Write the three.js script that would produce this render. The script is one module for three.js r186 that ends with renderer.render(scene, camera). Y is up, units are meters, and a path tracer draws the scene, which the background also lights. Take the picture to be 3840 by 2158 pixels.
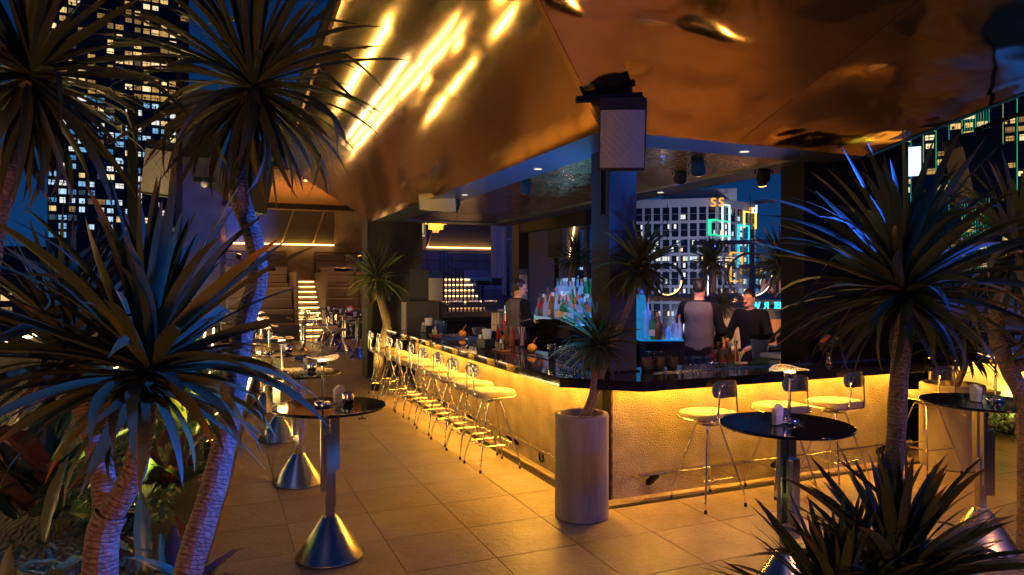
import * as THREE from 'three';
import { mergeGeometries, mergeVertices } from 'three/addons/utils/BufferGeometryUtils.js';
import { RoundedBoxGeometry } from 'three/addons/geometries/RoundedBoxGeometry.js';
import { TextGeometry } from 'three/addons/geometries/TextGeometry.js';
import { FontLoader } from 'three/addons/loaders/FontLoader.js';
import { RectAreaLightUniformsLib } from 'three/addons/lights/RectAreaLightUniformsLib.js';
import { ImprovedNoise } from 'three/addons/math/ImprovedNoise.js';

// ---------------------------------------------------------------- camera, sky, exposure
const scene = new THREE.Scene();
const EYE = 1.85, YAW = THREE.MathUtils.degToRad(23), FOCAL = 2604;      // metres, radians, pixels of the 3840 x 2158 photograph
const camera = new THREE.PerspectiveCamera(2 * Math.atan(1079 / FOCAL) * 180 / Math.PI, 3840 / 2158, 0.1, 3000);
camera.position.set(0, EYE, 0);
camera.rotation.y = -YAW;                                                // -z runs along the left bar face, +x along the right one
camera.setViewOffset(3840, 2158, 0, 19, 3840, 2158);
const renderer = new THREE.WebGLRenderer({ antialias: true });
renderer.toneMapping = THREE.LinearToneMapping;
renderer.toneMappingExposure = 1.0;
renderer.shadowMap.enabled = true;
RectAreaLightUniformsLib.init();

{ // dusk sky: deep blue overhead, a little paler towards the horizon
  const W = 256, H = 128, d = new Float32Array(W * H * 4);
  for (let j = 0; j < H; j++) for (let i = 0; i < W; i++) {
    const el = ((j + 0.5) / H - 0.5) * Math.PI, t = Math.max(0, Math.sin(el)), k = Math.exp(-t * 3.2), o = (j * W + i) * 4;
    d[o] = 0.0008 + 0.004 * k; d[o + 1] = 0.007 + 0.036 * k; d[o + 2] = 0.042 + 0.110 * k; d[o + 3] = 1;
  }
  const t = new THREE.DataTexture(d, W, H, THREE.RGBAFormat, THREE.FloatType);
  t.mapping = THREE.EquirectangularReflectionMapping; t.magFilter = THREE.LinearFilter; t.needsUpdate = true;
  scene.background = t; scene.environment = t;
}
const moon = new THREE.DirectionalLight(0x9db8ff, 0.02);                 // last light of the evening
moon.position.set(-30, 60, 40); moon.shadow.radius = 20; moon.castShadow = true;
Object.assign(moon.shadow.camera, { left: -40, right: 40, top: 40, bottom: -40, near: 1, far: 200 });
scene.add(moon, moon.target);

// ---------------------------------------------------------------- helpers
let seed = 7;
const rnd = () => { seed = (seed + 0x6d2b79f5) | 0; let t = Math.imul(seed ^ (seed >>> 15), 1 | seed); t = (t + Math.imul(t ^ (t >>> 7), 61 | t)) ^ t; return ((t ^ (t >>> 14)) >>> 0) / 4294967296; };
const rr = (a, b) => a + (b - a) * rnd(), D2R = Math.PI / 180, V = (x, y, z) => new THREE.Vector3(x, y, z);
const noise = new ImprovedNoise();
const fbm = (x, y, z = 0, oct = 4) => { let s = 0, a = 0.5, f = 1; for (let i = 0; i < oct; i++) { s += a * noise.noise(x * f, y * f, z * f + i * 7.3); a *= 0.5; f *= 2.03; } return s; };
// a spot in the place: pixel of the photograph and metres of depth along the view
const RIGHT = V(Math.cos(YAW), 0, Math.sin(YAW)), FWD = V(Math.sin(YAW), 0, -Math.cos(YAW));
const at = (px, py, d) => V(0, EYE, 0).addScaledVector(RIGHT, (px - 1920) / FOCAL * d).addScaledVector(FWD, d).add(V(0, -(py - 1060) / FOCAL * d, 0));

const taken = new Map();
const unique = (n) => { const k = taken.get(n) ?? 0; taken.set(n, k + 1); return k ? n + '_' + String(k).padStart(3, '0') : n; };
function tag(o, label, category, group, kind) { if (label) o.userData.label = label; if (category) o.userData.category = category; if (group) o.userData.group = group; if (kind) o.userData.kind = kind; return o; }
function thing(name, label, category, p = [0, 0, 0], turn = 0, group) {
  const g = new THREE.Group(); g.name = unique(name); g.position.set(...(p.isVector3 ? p.toArray() : p)); g.rotation.y = turn; scene.add(g);
  return tag(g, label, category, group);
}
function part(parent, name, geo, mat, p, r, s) {
  const m = new THREE.Mesh(geo, mat); m.name = name; m.castShadow = m.receiveShadow = true;
  if (p) m.position.set(...(p.isVector3 ? p.toArray() : p)); if (r) m.rotation.set(...r); if (s) typeof s === 'number' ? m.scale.setScalar(s) : m.scale.set(...s);
  parent.add(m); return m;
}
const single = (name, label, category, geo, mat, p, r, group) => tag(part(scene, unique(name), geo, mat, p, r), label, category, group);
const struct = (name, geo, mat, p, r) => tag(part(scene, unique(name), geo, mat, p, r), null, null, null, 'structure');
function copy(o, label, p, turn = 0) { const c = o.clone(); c.userData = { ...o.userData, label }; c.name = unique(o.name.replace(/_\d{3}$/, '')); c.position.set(...p); c.rotation.y = turn; scene.add(c); return c; }
const box = (w, h, d, r = 0) => r ? new RoundedBoxGeometry(w, h, d, 2, r) : new THREE.BoxGeometry(w, h, d);
const bx = (x0, x1, y0, y1, z0, z1) => new THREE.BoxGeometry(Math.abs(x1 - x0), Math.abs(y1 - y0), Math.abs(z1 - z0)).translate((x0 + x1) / 2, (y0 + y1) / 2, (z0 + z1) / 2);
const cyl = (r0, r1, h, n = 24) => new THREE.CylinderGeometry(r0, r1, h, n).translate(0, h / 2, 0);
const lathe = (pts, n = 28) => new THREE.LatheGeometry(pts.map((p) => new THREE.Vector2(...p)), n);
const tube = (pts, r, n = 24, m = 8, closed = false, tension = 0.5) => new THREE.TubeGeometry(new THREE.CatmullRomCurve3(pts.map((p) => p.isVector3 ? p : V(...p)), closed, 'catmullrom', tension), n, r, m, closed);
const rod = (a, b, r, m = 8) => { const A = a.isVector3 ? a : V(...a), B = b.isVector3 ? b : V(...b), L = A.distanceTo(B), g = new THREE.CylinderGeometry(r, r, L, m); g.applyQuaternion(new THREE.Quaternion().setFromUnitVectors(V(0, 1, 0), B.clone().sub(A).normalize())); return g.translate((A.x + B.x) / 2, (A.y + B.y) / 2, (A.z + B.z) / 2); };
const beam = (a, b, w, h) => { const A = a.isVector3 ? a : V(...a), B = b.isVector3 ? b : V(...b), g = new THREE.BoxGeometry(w, h, A.distanceTo(B)); const m = new THREE.Matrix4().lookAt(A, B, V(0, 1, 0)); g.applyMatrix4(m); return g.translate((A.x + B.x) / 2, (A.y + B.y) / 2, (A.z + B.z) / 2); };
const join = (list) => mergeGeometries(list.map((g) => { const n = g.index ? g.toNonIndexed() : g; for (const k of Object.keys(n.attributes)) if (!['position', 'normal', 'uv'].includes(k)) n.deleteAttribute(k); return n; }));
const rgb = (r, g, b) => new THREE.Color().setRGB(r, g, b);
const M = (color, roughness = 0.6, metalness = 0, more = {}) => new THREE.MeshPhysicalMaterial({ color: Array.isArray(color) ? rgb(...color) : color, roughness, metalness, ...more });
const glow = (color, k) => new THREE.MeshStandardMaterial({ color: 0x000000, emissive: rgb(...color), emissiveIntensity: k, roughness: 1 });
function dataTex(n, f, srgb = false, rep = 1) {
  const d = new Uint8Array(n * n * 4);
  for (let j = 0; j < n; j++) for (let i = 0; i < n; i++) { const c = f(i / n, j / n), o = (j * n + i) * 4; const a = Array.isArray(c) ? c : [c, c, c]; for (let k = 0; k < 3; k++) d[o + k] = Math.max(0, Math.min(255, a[k] * 255)); d[o + 3] = 255; }
  const t = new THREE.DataTexture(d, n, n); t.wrapS = t.wrapT = THREE.RepeatWrapping; t.magFilter = THREE.LinearFilter; t.minFilter = THREE.LinearMipmapLinearFilter; t.repeat.set(rep, rep); if (srgb) t.colorSpace = THREE.SRGBColorSpace; t.needsUpdate = true; return t;
}
// noise that repeats without a seam
const per = (u, v, f, oct = 4, z = 0) => { const a = fbm(u * f, v * f, z, oct), b = fbm((u - 1) * f, v * f, z, oct), c = fbm(u * f, (v - 1) * f, z, oct), d = fbm((u - 1) * f, (v - 1) * f, z, oct); return (a * (1 - u) + b * u) * (1 - v) + (c * (1 - u) + d * u) * v; };
const repeated = (t, x, y) => { const c = t.clone(); c.repeat.set(x, y); c.needsUpdate = true; return c; };
function metreUV(g) { // uv in metres on the face's own plane
  const n = g.index ? g.toNonIndexed() : g, p = n.attributes.position, q = n.attributes.normal, uv = new Float32Array(p.count * 2);
  for (let i = 0; i < p.count; i++) { const ax = Math.abs(q.getX(i)), ay = Math.abs(q.getY(i)), az = Math.abs(q.getZ(i)); const [u, v] = ay > ax && ay > az ? [p.getX(i), p.getZ(i)] : ax > az ? [p.getZ(i), p.getY(i)] : [p.getX(i), p.getY(i)]; uv[i * 2] = u; uv[i * 2 + 1] = v; }
  n.setAttribute('uv', new THREE.BufferAttribute(uv, 2)); return n;
}
// lights: a soft strip and a small lamp
function strip(a, b, w, dir, color, k, name) { // area light from a to b, w wide, shining along dir
  const A = V(...a), B = V(...b), l = new THREE.RectAreaLight(rgb(...color), k, A.distanceTo(B), w), mid = A.clone().add(B).multiplyScalar(0.5);
  const X = B.clone().sub(A).normalize(), Z = V(...dir).normalize().negate(), Y = Z.clone().cross(X).normalize(); Z.copy(X.clone().cross(Y));
  l.quaternion.setFromRotationMatrix(new THREE.Matrix4().makeBasis(X, Y, Z)); l.position.copy(mid); l.name = name; scene.add(l); return l;
}
function lamp(p, color, k, soft = 2, parent = scene) { const l = new THREE.PointLight(rgb(...color), k); l.position.set(...(p.isVector3 ? p.toArray() : p)); l.shadow.radius = soft; l.castShadow = true; parent.add(l); return l; }
function spot(p, to, color, k, angle, soft = 3, pen = 0.6) { const l = new THREE.SpotLight(rgb(...color), k, 0, angle * D2R, pen); l.position.set(...(p.isVector3 ? p.toArray() : p)); l.target.position.set(...(to.isVector3 ? to.toArray() : to)); l.shadow.radius = soft; l.castShadow = true; scene.add(l, l.target); return l; }

const AMBER = [1.0, 0.44, 0.04], WARM = [1.0, 0.55, 0.17], BLUE = [0.02, 0.12, 1.0];

// ---------------------------------------------------------------- materials
const grain = dataTex(256, (u, v) => 0.5 + 0.9 * per(u, v, 14, 4));
const sand = dataTex(512, (u, v) => 0.5 + 1.3 * per(u, v, 60, 3) + 0.3 * per(u, v, 12, 2));
const cloudy = dataTex(256, (u, v) => { const k = 0.86 + 0.42 * per(u, v, 5, 5) + 0.10 * per(u, v, 30, 2, 9); return [k, k * 0.99, k * 0.97]; }, true);
const slate = dataTex(1024, (u, v) => { // worn natural-cleft stone: long shallow swirls and fine grain
  const w = per(u, v, 3, 3, 3) * 1.6, s = per(u, v, 6, 2, 11), r = Math.abs(Math.sin((v * 14 + u * 5 + w * 9) * Math.PI)); return 0.45 + 0.12 * Math.pow(r, 4) * (0.5 + s) + 0.30 * per(u, v, 22, 4) + 0.20 * per(u, v, 70, 2, 5);
});
const tileTone = dataTex(512, (u, v) => { const k = 0.86 + 0.20 * per(u, v, 4, 4) + 0.12 * per(u, v, 40, 3, 4); return [k, k * 0.97, k * 0.93]; }, true);
const brushed = dataTex(256, (u, v) => 0.5 + 0.5 * per(u * 1, v, 90, 1) );
const mTile = M([0.40, 0.335, 0.26], 0.66, 0, { map: repeated(tileTone, 0.8, 0.8), bumpMap: repeated(slate, 0.8, 0.8), bumpScale: 0.012, roughnessMap: repeated(tileTone, 0.6, 0.6) });
const mTiles = [1, 0.9, 1.07].map((k) => { const m = mTile.clone(); m.color = mTile.color.clone().multiplyScalar(k); return m; });
const mGrout = M([0.16, 0.135, 0.105], 0.9);
const mPlaster = M([0.46, 0.39, 0.27], 0.85, 0, { map: repeated(cloudy, 0.7, 0.7), bumpMap: repeated(sand, 1.45, 1.45), bumpScale: 0.016 });
const mPlasterPlain = M([0.42, 0.36, 0.30], 0.8, 0, { map: repeated(cloudy, 0.5, 0.5), bumpMap: repeated(grain, 2, 2), bumpScale: 0.003 });
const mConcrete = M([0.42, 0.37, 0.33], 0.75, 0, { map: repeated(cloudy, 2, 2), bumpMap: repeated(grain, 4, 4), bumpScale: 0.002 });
const mBlackGloss = M([0.010, 0.010, 0.012], 0.07, 0, { specularIntensity: 0.75 });
const mStone = M([0.016, 0.014, 0.014], 0.10, 0, { roughnessMap: grain });
const mBlack = M([0.010, 0.010, 0.011], 0.7, 0, { specularIntensity: 0.35 });
const mBlackSatin = M([0.02, 0.02, 0.022], 0.38, 0, { bumpMap: repeated(grain, 8, 8), bumpScale: 0.0006 });
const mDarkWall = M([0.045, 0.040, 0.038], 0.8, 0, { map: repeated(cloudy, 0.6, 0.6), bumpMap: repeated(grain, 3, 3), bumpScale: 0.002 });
const mColumn = M([0.026, 0.027, 0.032], 0.8, 0, { map: repeated(cloudy, 0.8, 0.8) });
const mSteel = M([0.62, 0.60, 0.57], 0.24, 1, { roughnessMap: null });
const mChrome = M([0.72, 0.70, 0.68], 0.09, 1);
const mBrushed = M([0.60, 0.57, 0.54], 0.22, 1, { anisotropy: 0.8 });
const mBronze = M([0.97, 0.64, 0.28], 0.09, 1);
const mBrass = M([0.80, 0.56, 0.22], 0.18, 1);
const mCream = M([0.36, 0.30, 0.22], 0.5, 0, { bumpMap: repeated(grain, 6, 6), bumpScale: 0.001 });
const mRubber = M([0.015, 0.015, 0.015], 0.7);
const mGrille = M([0.48, 0.41, 0.31], 0.6, 0.2, { bumpMap: repeated(dataTex(128, (u, v) => { const a = Math.sin(u * Math.PI * 32), b = Math.sin(v * Math.PI * 32); return a * b > 0.1 ? 0 : 1; }), 1.2, 1.2), bumpScale: 0.004 });
const mSoil = M([0.03, 0.022, 0.016], 0.95, 0, { bumpMap: repeated(sand, 3, 3), bumpScale: 0.02 });
const mPaper = M([0.80, 0.79, 0.78], 0.8), mWhite = M([0.78, 0.78, 0.78], 0.5);
const mGlass = M([0.96, 0.97, 0.98], 0.03, 0, { transmission: 1, thickness: 0, ior: 1.5 });
const mWood = M([0.24, 0.12, 0.05], 0.5, 0, { map: dataTex(256, (u, v) => { const k = 0.75 + 0.45 * per(u * 1, v, 3, 3) + 0.25 * Math.sin((v * 30 + per(u, v, 4, 3) * 6) * 2); return [k, k * 0.93, k * 0.85]; }, true) });
const font = await new FontLoader().loadAsync('fonts/droid/droid_sans_bold.typeface.json');
function floodlight(label, p, to, color, k, angle, soft = 6) { // small can on a yoke
  const o = thing('floodlight', label, 'floodlight', p), d = V(...to).sub(V(...p)).normalize(); const g = new THREE.Group(); o.lookAt(V(...to)); g.name = 'can'; part(o, 'housing', new THREE.CylinderGeometry(0.07, 0.06, 0.16, 20).rotateX(Math.PI / 2).translate(0, 0, -0.09), mBlack); part(o, 'lens', new THREE.CylinderGeometry(0.058, 0.058, 0.006, 20).rotateX(Math.PI / 2), glow(color, 6)); part(o, 'yoke', new THREE.TorusGeometry(0.085, 0.006, 6, 16, Math.PI).rotateY(0).translate(0, 0, -0.09), mBlack);
  spot(V(...p).addScaledVector(d, 0.03), to, color, k, angle, soft);
}

// ---------------------------------------------------------------- ground and floor
struct('city_ground', new THREE.PlaneGeometry(4000, 4000).rotateX(-Math.PI / 2), M([0.012, 0.013, 0.018], 0.9), [0, -42, 0]);
const floor = struct('floor', bx(-6, 13, -0.5, -0.006, 3, -27), mGrout);
{
  const P = 0.62, variants = [];
  for (let k = 0; k < 10; k++) { const g = metreUV(new RoundedBoxGeometry(P - 0.0045, 0.02, P - 0.0045, 1, 0.002)); const uv = g.attributes.uv, ox = rr(0, 5), oy = rr(0, 5), c = k % 2; for (let i = 0; i < uv.count; i++) { const u = uv.getX(i), v = uv.getY(i); uv.setXY(i, (c ? v : u) + ox, (c ? -u : v) + oy); } variants.push(g); }
  const spots = [];
  for (let i = -7; i < 17; i++) for (let j = 0; j < 40; j++) { const x = 1.73 + 0.31 + i * P, z = -1.85 - 0.31 - j * P; spots.push([x, z, Math.hypot(x - 1, z)]); }
  const seen = spots.filter(([x, z]) => { const d = x * FWD.x + z * FWD.z, l = x * RIGHT.x + z * RIGHT.z; return d > 2.6 && Math.abs(l / d) < 0.85 && x > -0.9; }).sort((a, b) => a[2] - b[2]);
  const chosen = new Set(seen.slice(0, 300)), rest = [];
  spots.forEach((s, n) => {
    const v = variants[(n * 7 + ((n / 40) | 0) * 3) % 10], dy = -0.010 + (rnd() - 0.5) * 0.0012;
    if (chosen.has(s)) part(floor, 'floor_tile', v, mTiles[rnd() < 0.5 ? 0 : rnd() < 0.5 ? 1 : 2], [s[0], dy, s[1]]); else rest.push(v.clone().translate(s[0], dy, s[1]));
  });
  tag(part(floor, 'far_floor_tiles', join(rest), mTile), null, null, null, 'stuff');
}

// ---------------------------------------------------------------- bar
const BX = 3.0, BZ = -5.11, CT = 1.08, CB = 1.0;
const bar = thing('bar_counter', 'long L-shaped bar with black stone top and amber-lit plaster front', 'bar counter');
part(bar, 'front_panel', metreUV(bx(BX, BX + 0.14, 0.0, CB - 0.002, BZ - 0.15, -11.15)), mPlaster);
part(bar, 'front_panel', metreUV(bx(BX + 0.10, 6.62, 0.0, CB - 0.002, BZ + 0.002, BZ - 0.14)), mPlaster);
part(bar, 'edge_trim', bx(BX + 0.084, BX + 0.099, 0, CB - 0.003, BZ + 0.006, BZ - 0.14), mWood);
part(bar, 'corner_post', bx(BX - 0.002, BX + 0.083, 0, CB - 0.003, BZ + 0.004, BZ - 0.149), mBlack);
{
  const s = new THREE.Shape(); // plan of the stone top, y of the shape is -z
  [[2.555, 5.03], [2.99, 4.60], [3.05, 4.555], [6.66, 4.555], [6.66, 5.34], [3.36, 5.34], [3.36, 11.25], [2.555, 11.25]].forEach((p, i) => i ? s.lineTo(...p) : s.moveTo(...p));
  const g = new THREE.ExtrudeGeometry(s, { depth: CT - CB - 0.008, bevelEnabled: true, bevelSize: 0.004, bevelThickness: 0.004, bevelSegments: 2 }).rotateX(-Math.PI / 2).translate(0, CB + 0.004, 0);
  part(bar, 'stone_top', g, mStone);
  part(bar, 'steel_rail', bx(3.4, 6.6, CT + 0.002, CT + 0.010, -4.93, -4.965), mSteel);
  part(bar, 'steel_rail', bx(3.02, 3.045, CT + 0.002, CT + 0.008, -5.7, -11.1), mSteel);
  part(bar, 'inner_shelf', bx(3.145, 3.75, 0.86, 0.90, -5.9, -11.1), mSteel);
  part(bar, 'inner_shelf', bx(3.75, 6.6, 0.86, 0.90, -5.255, -5.95), mSteel);
  part(bar, 'inner_cabinet', bx(3.70, 3.74, 0.02, 0.855, -5.97, -11.1), mBlackSatin);
  part(bar, 'inner_cabinet', bx(3.78, 6.6, 0.02, 0.855, -5.92, -5.96), mBlackSatin);
}
// foot rail on brackets, and the slot drains let into the floor in front of the bar
part(bar, 'foot_rail', bx(BX - 0.13, BX - 0.09, 0.205, 0.225, -5.35, -11.1), mSteel);
part(bar, 'foot_rail', bx(BX + 0.30, 6.6, 0.205, 0.225, BZ + 0.09, BZ + 0.13), mSteel);
for (let k = 0; k < 5; k++) part(bar, 'rail_bracket', beam([BX - 0.002, 0.10, -5.6 - k * 1.3], [BX - 0.12, 0.20, -5.6 - k * 1.3], 0.05, 0.04), mBlack);
for (let k = 0; k < 3; k++) part(bar, 'rail_bracket', beam([BX + 0.46 + k * 1.4, 0.10, BZ + 0.002], [BX + 0.46 + k * 1.4, 0.20, BZ + 0.12], 0.05, 0.04), mBlack);
single('slot_drain', 'thin black slot drain in the floor along the long left bar front', 'drain', bx(2.80, 2.865, 0.0005, 0.004, -5.02, -11.2), mBlack);
single('slot_drain', 'thin black slot drain in the floor along the short right bar front', 'drain', bx(2.87, 6.7, 0.0005, 0.004, -4.895, -4.955), mBlack);
for (const [k, z] of [[0, -6.3], [1, -9.5]]) single('floor_vent', k ? 'small round vent low on bar front far end' : 'small round vent low on bar front near planter', 'vent', new THREE.TorusGeometry(0.05, 0.008, 6, 20).rotateY(Math.PI / 2), mBlack, [BX - 0.006, 0.10, z]).visible = true;
// LED profiles under the overhang
const mLed = glow(AMBER, 7);
part(bar, 'led_strip', bx(2.89, 2.93, CB - 0.008, CB - 0.001, -5.15, -11.1), mLed);
part(bar, 'led_strip', bx(3.05, 6.55, CB - 0.008, CB - 0.001, -5.00, -5.04), mLed);
strip([2.91, CB - 0.012, -5.15], [2.91, CB - 0.012, -11.1], 0.05, [-0.45, -1, 0], AMBER, 205, 'bar_led_light');
strip([3.12, CB - 0.012, -5.02], [6.55, CB - 0.012, -5.02], 0.05, [0, -1, 0.45], AMBER, 205, 'bar_led_light');

// ---------------------------------------------------------------- canopy: folded bronze sheets over the bar
const canopy = thing('bar_canopy', 'large folded canopy of rippled bronze mirror sheets above the bar', 'canopy');
function sheet(A, B, C, D, nu, nv, amp, key, stretch = 1) { // A-B inner edge, D-C outer edge
  A = V(...A); B = V(...B); C = V(...C); D = V(...D);
  const n = B.clone().sub(A).cross(D.clone().sub(A)).normalize(), pos = [], uv = [], idx = [];
  for (let j = 0; j <= nv; j++) for (let i = 0; i <= nu; i++) {
    const u = i / nu, v = j / nv, p = A.clone().lerp(B, u).lerp(D.clone().lerp(C, u), v), m = Math.min(1, 8 * Math.min(u, 1 - u)) * Math.min(1, 8 * Math.min(v, 1 - v));
    const along = A.distanceTo(B) * u, across = A.distanceTo(D) * v;
    const h = amp * (0.012 * noise.noise(along * 1.1 * stretch + key * 3.1, across * 1.3, key) + 0.0045 * noise.noise(along * 3.2 * stretch, across * 2.6 + key, key * 2.7) + 0.0012 * noise.noise(along * 9 * stretch, across * 5 + key, 4)) * (0.08 + 0.92 * m);
    p.addScaledVector(n, h); pos.push(p.x, p.y, p.z); uv.push(along, across);
  }
  for (let j = 0; j < nv; j++) for (let i = 0; i < nu; i++) { const a = j * (nu + 1) + i, b = a + 1, c = a + nu + 1, d = c + 1; idx.push(a, b, d, a, d, c); }
  const g = new THREE.BufferGeometry(); g.setAttribute('position', new THREE.Float32BufferAttribute(pos, 3)); g.setAttribute('uv', new THREE.Float32BufferAttribute(uv, 2)); g.setIndex(idx); g.computeVertexNormals(); return g;
}
const SX = 2.68, SZ = -4.56, SX2 = 5.45, SZ2 = -13.08, SY = 3.0;
const outerL = (z) => { const t = (z + 3.1) / (-14.5 + 3.1); return [0.85 + 0.35 * t, 4.22 - 0.04 * t, z]; };
{
  const zi = [SZ, -5.9, -7.25, -8.6, -9.95, -11.4, SZ2], zo = [-3.1, -5.5, -6.95, -8.4, -9.85, -11.6, -14.5];
  for (let k = 0; k < 6; k++) part(canopy, 'bronze_sheet', sheet([SX, SY, zi[k] - (k ? 0.003 : 0)], [SX, SY, zi[k + 1]], outerL(zo[k + 1]), outerL(zo[k] - (k ? 0.003 : 0)), 60, 60, 0.16, k + 1, 0.5), mBronze);
  const xi = [SX, 3.95, SX2], xo = [0.85, 4.9, 8.0];
  for (let k = 0; k < 2; k++) part(canopy, 'bronze_sheet', sheet([xi[k + 1], SY, SZ], [xi[k] + (k ? 0.003 : 0), SY, SZ], [xo[k] + (k ? 0.003 : 0), 4.22 - 0.025 * k, -3.1], [xo[k + 1], 4.195 - 0.025 * k, -3.1], 110, 90, 2.6, k + 11, 0.7), mBronze);
  part(canopy, 'bronze_sheet', sheet([SX2, SY, SZ2], [SX2, SY, SZ], [8.0, 4.17, -3.1], [8.0, 4.17, -14.5], 60, 30, 1.2, 21), mBronze);
  part(canopy, 'bronze_sheet', sheet([SX, SY, SZ2], [SX2, SY, SZ2], [8.0, 4.17, -14.5], outerL(-14.5), 30, 30, 1.0, 22), mBronze);
  part(canopy, 'hip_trim', beam([SX, SY + 0.006, SZ], [0.85, 4.226, -3.1], 0.03, 0.012), mBronze);
  part(canopy, 'edge_trim', beam(outerL(-3.1), outerL(-14.5), 0.03, 0.03), mBronze);
  part(canopy, 'edge_trim', beam([SX2, SY - 0.004, SZ], [8.0, 4.166, -3.1], 0.03, 0.02), mBronze);
  part(canopy, 'roof', bx(0.9, 8.0, 4.25, 4.33, -3.15, -14.45), mBlack);
  const soffit = M([0.06, 0.075, 0.10], 0.35, 0.3, { bumpMap: repeated(grain, 2, 2), bumpScale: 0.001 });
  const s = (x0, x1, z0, z1) => part(canopy, 'soffit', metreUV(bx(x0, x1, SY + 0.002, SY + 0.06, z0, z1)), soffit);
  s(SX, 3.17, SZ, SZ2); s(5.02, SX2, SZ, SZ2); s(3.172, 5.018, SZ, -5.005); s(3.172, 5.018, -12.6, SZ2);
  const ripple = dataTex(1024, (u, v) => 0.5 + 0.5 * per(u, v * 2.4 % 1, 26, 3) + 0.35 * per(u, v, 9, 2, 3));
  const mMirror = M([0.90, 0.56, 0.18], 0.02, 1, { bumpMap: repeated(ripple, 0.5, 0.5), bumpScale: 0.022 });
  for (let k = 0; k < 4; k++) part(canopy, 'mirror_panel', metreUV(bx(3.172, 5.018, SY + 0.02, SY + 0.03, -5.008 - k * 1.898, -5.008 - (k + 1) * 1.898 + 0.004)), mMirror);
  // recessed downlights in the soffit
  for (const [x, z] of [[2.98, -6.35], [2.98, -8.6], [4.25, -4.80], [2.98, -10.6], [5.2, -7.4]]) {
    const d = part(canopy, 'downlight', cyl(0.05, 0.05, 0.006, 20), mSteel, [x, SY - 0.005, z]);
    part(d, 'lens', cyl(0.040, 0.040, 0.003, 20), glow([1, 0.8, 0.55], 1.2), [0, -0.002, 0]);
    spot([x, SY - 0.02, z], [x, 0, z], [1, 0.66, 0.34], 6.0, 34, 2);
  }
}
// columns and the two black end walls that carry it
const column = thing('corner_column', 'square dark column standing at the near corner of the bar', 'column');
part(column, 'shaft', bx(3.075, 3.345, CT + 0.001, SY - 0.002, -5.121, -5.43), mBlack);
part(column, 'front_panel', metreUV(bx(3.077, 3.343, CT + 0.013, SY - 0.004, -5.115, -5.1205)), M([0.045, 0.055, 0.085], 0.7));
part(column, 'base_plate', bx(3.055, 3.365, CT + 0.0005, CT + 0.012, -5.095, -5.45), mBlack);
{
  const s = new THREE.Shape(); [[5.17, CT + 0.002], [6.60, CT + 0.002], [6.60, 3.42], [5.48, 2.998], [5.17, 2.998]].forEach((p, i) => i ? s.lineTo(...p) : s.moveTo(...p));
  const w = thing('support_wall', 'tall matte black wall standing on the right end of the bar', 'wall');
  part(w, 'wall_panel', new THREE.ExtrudeGeometry(s, { depth: 0.3, bevelEnabled: false }).translate(0, 0, -5.32), mBlack);
  const f = thing('support_wall', 'dark plaster support wall beyond the far end of the bar', 'wall');
  part(f, 'wall_panel', metreUV(bx(2.66, 3.75, 0, 3.9, -13.4, -13.95)), mDarkWall);
}

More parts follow.
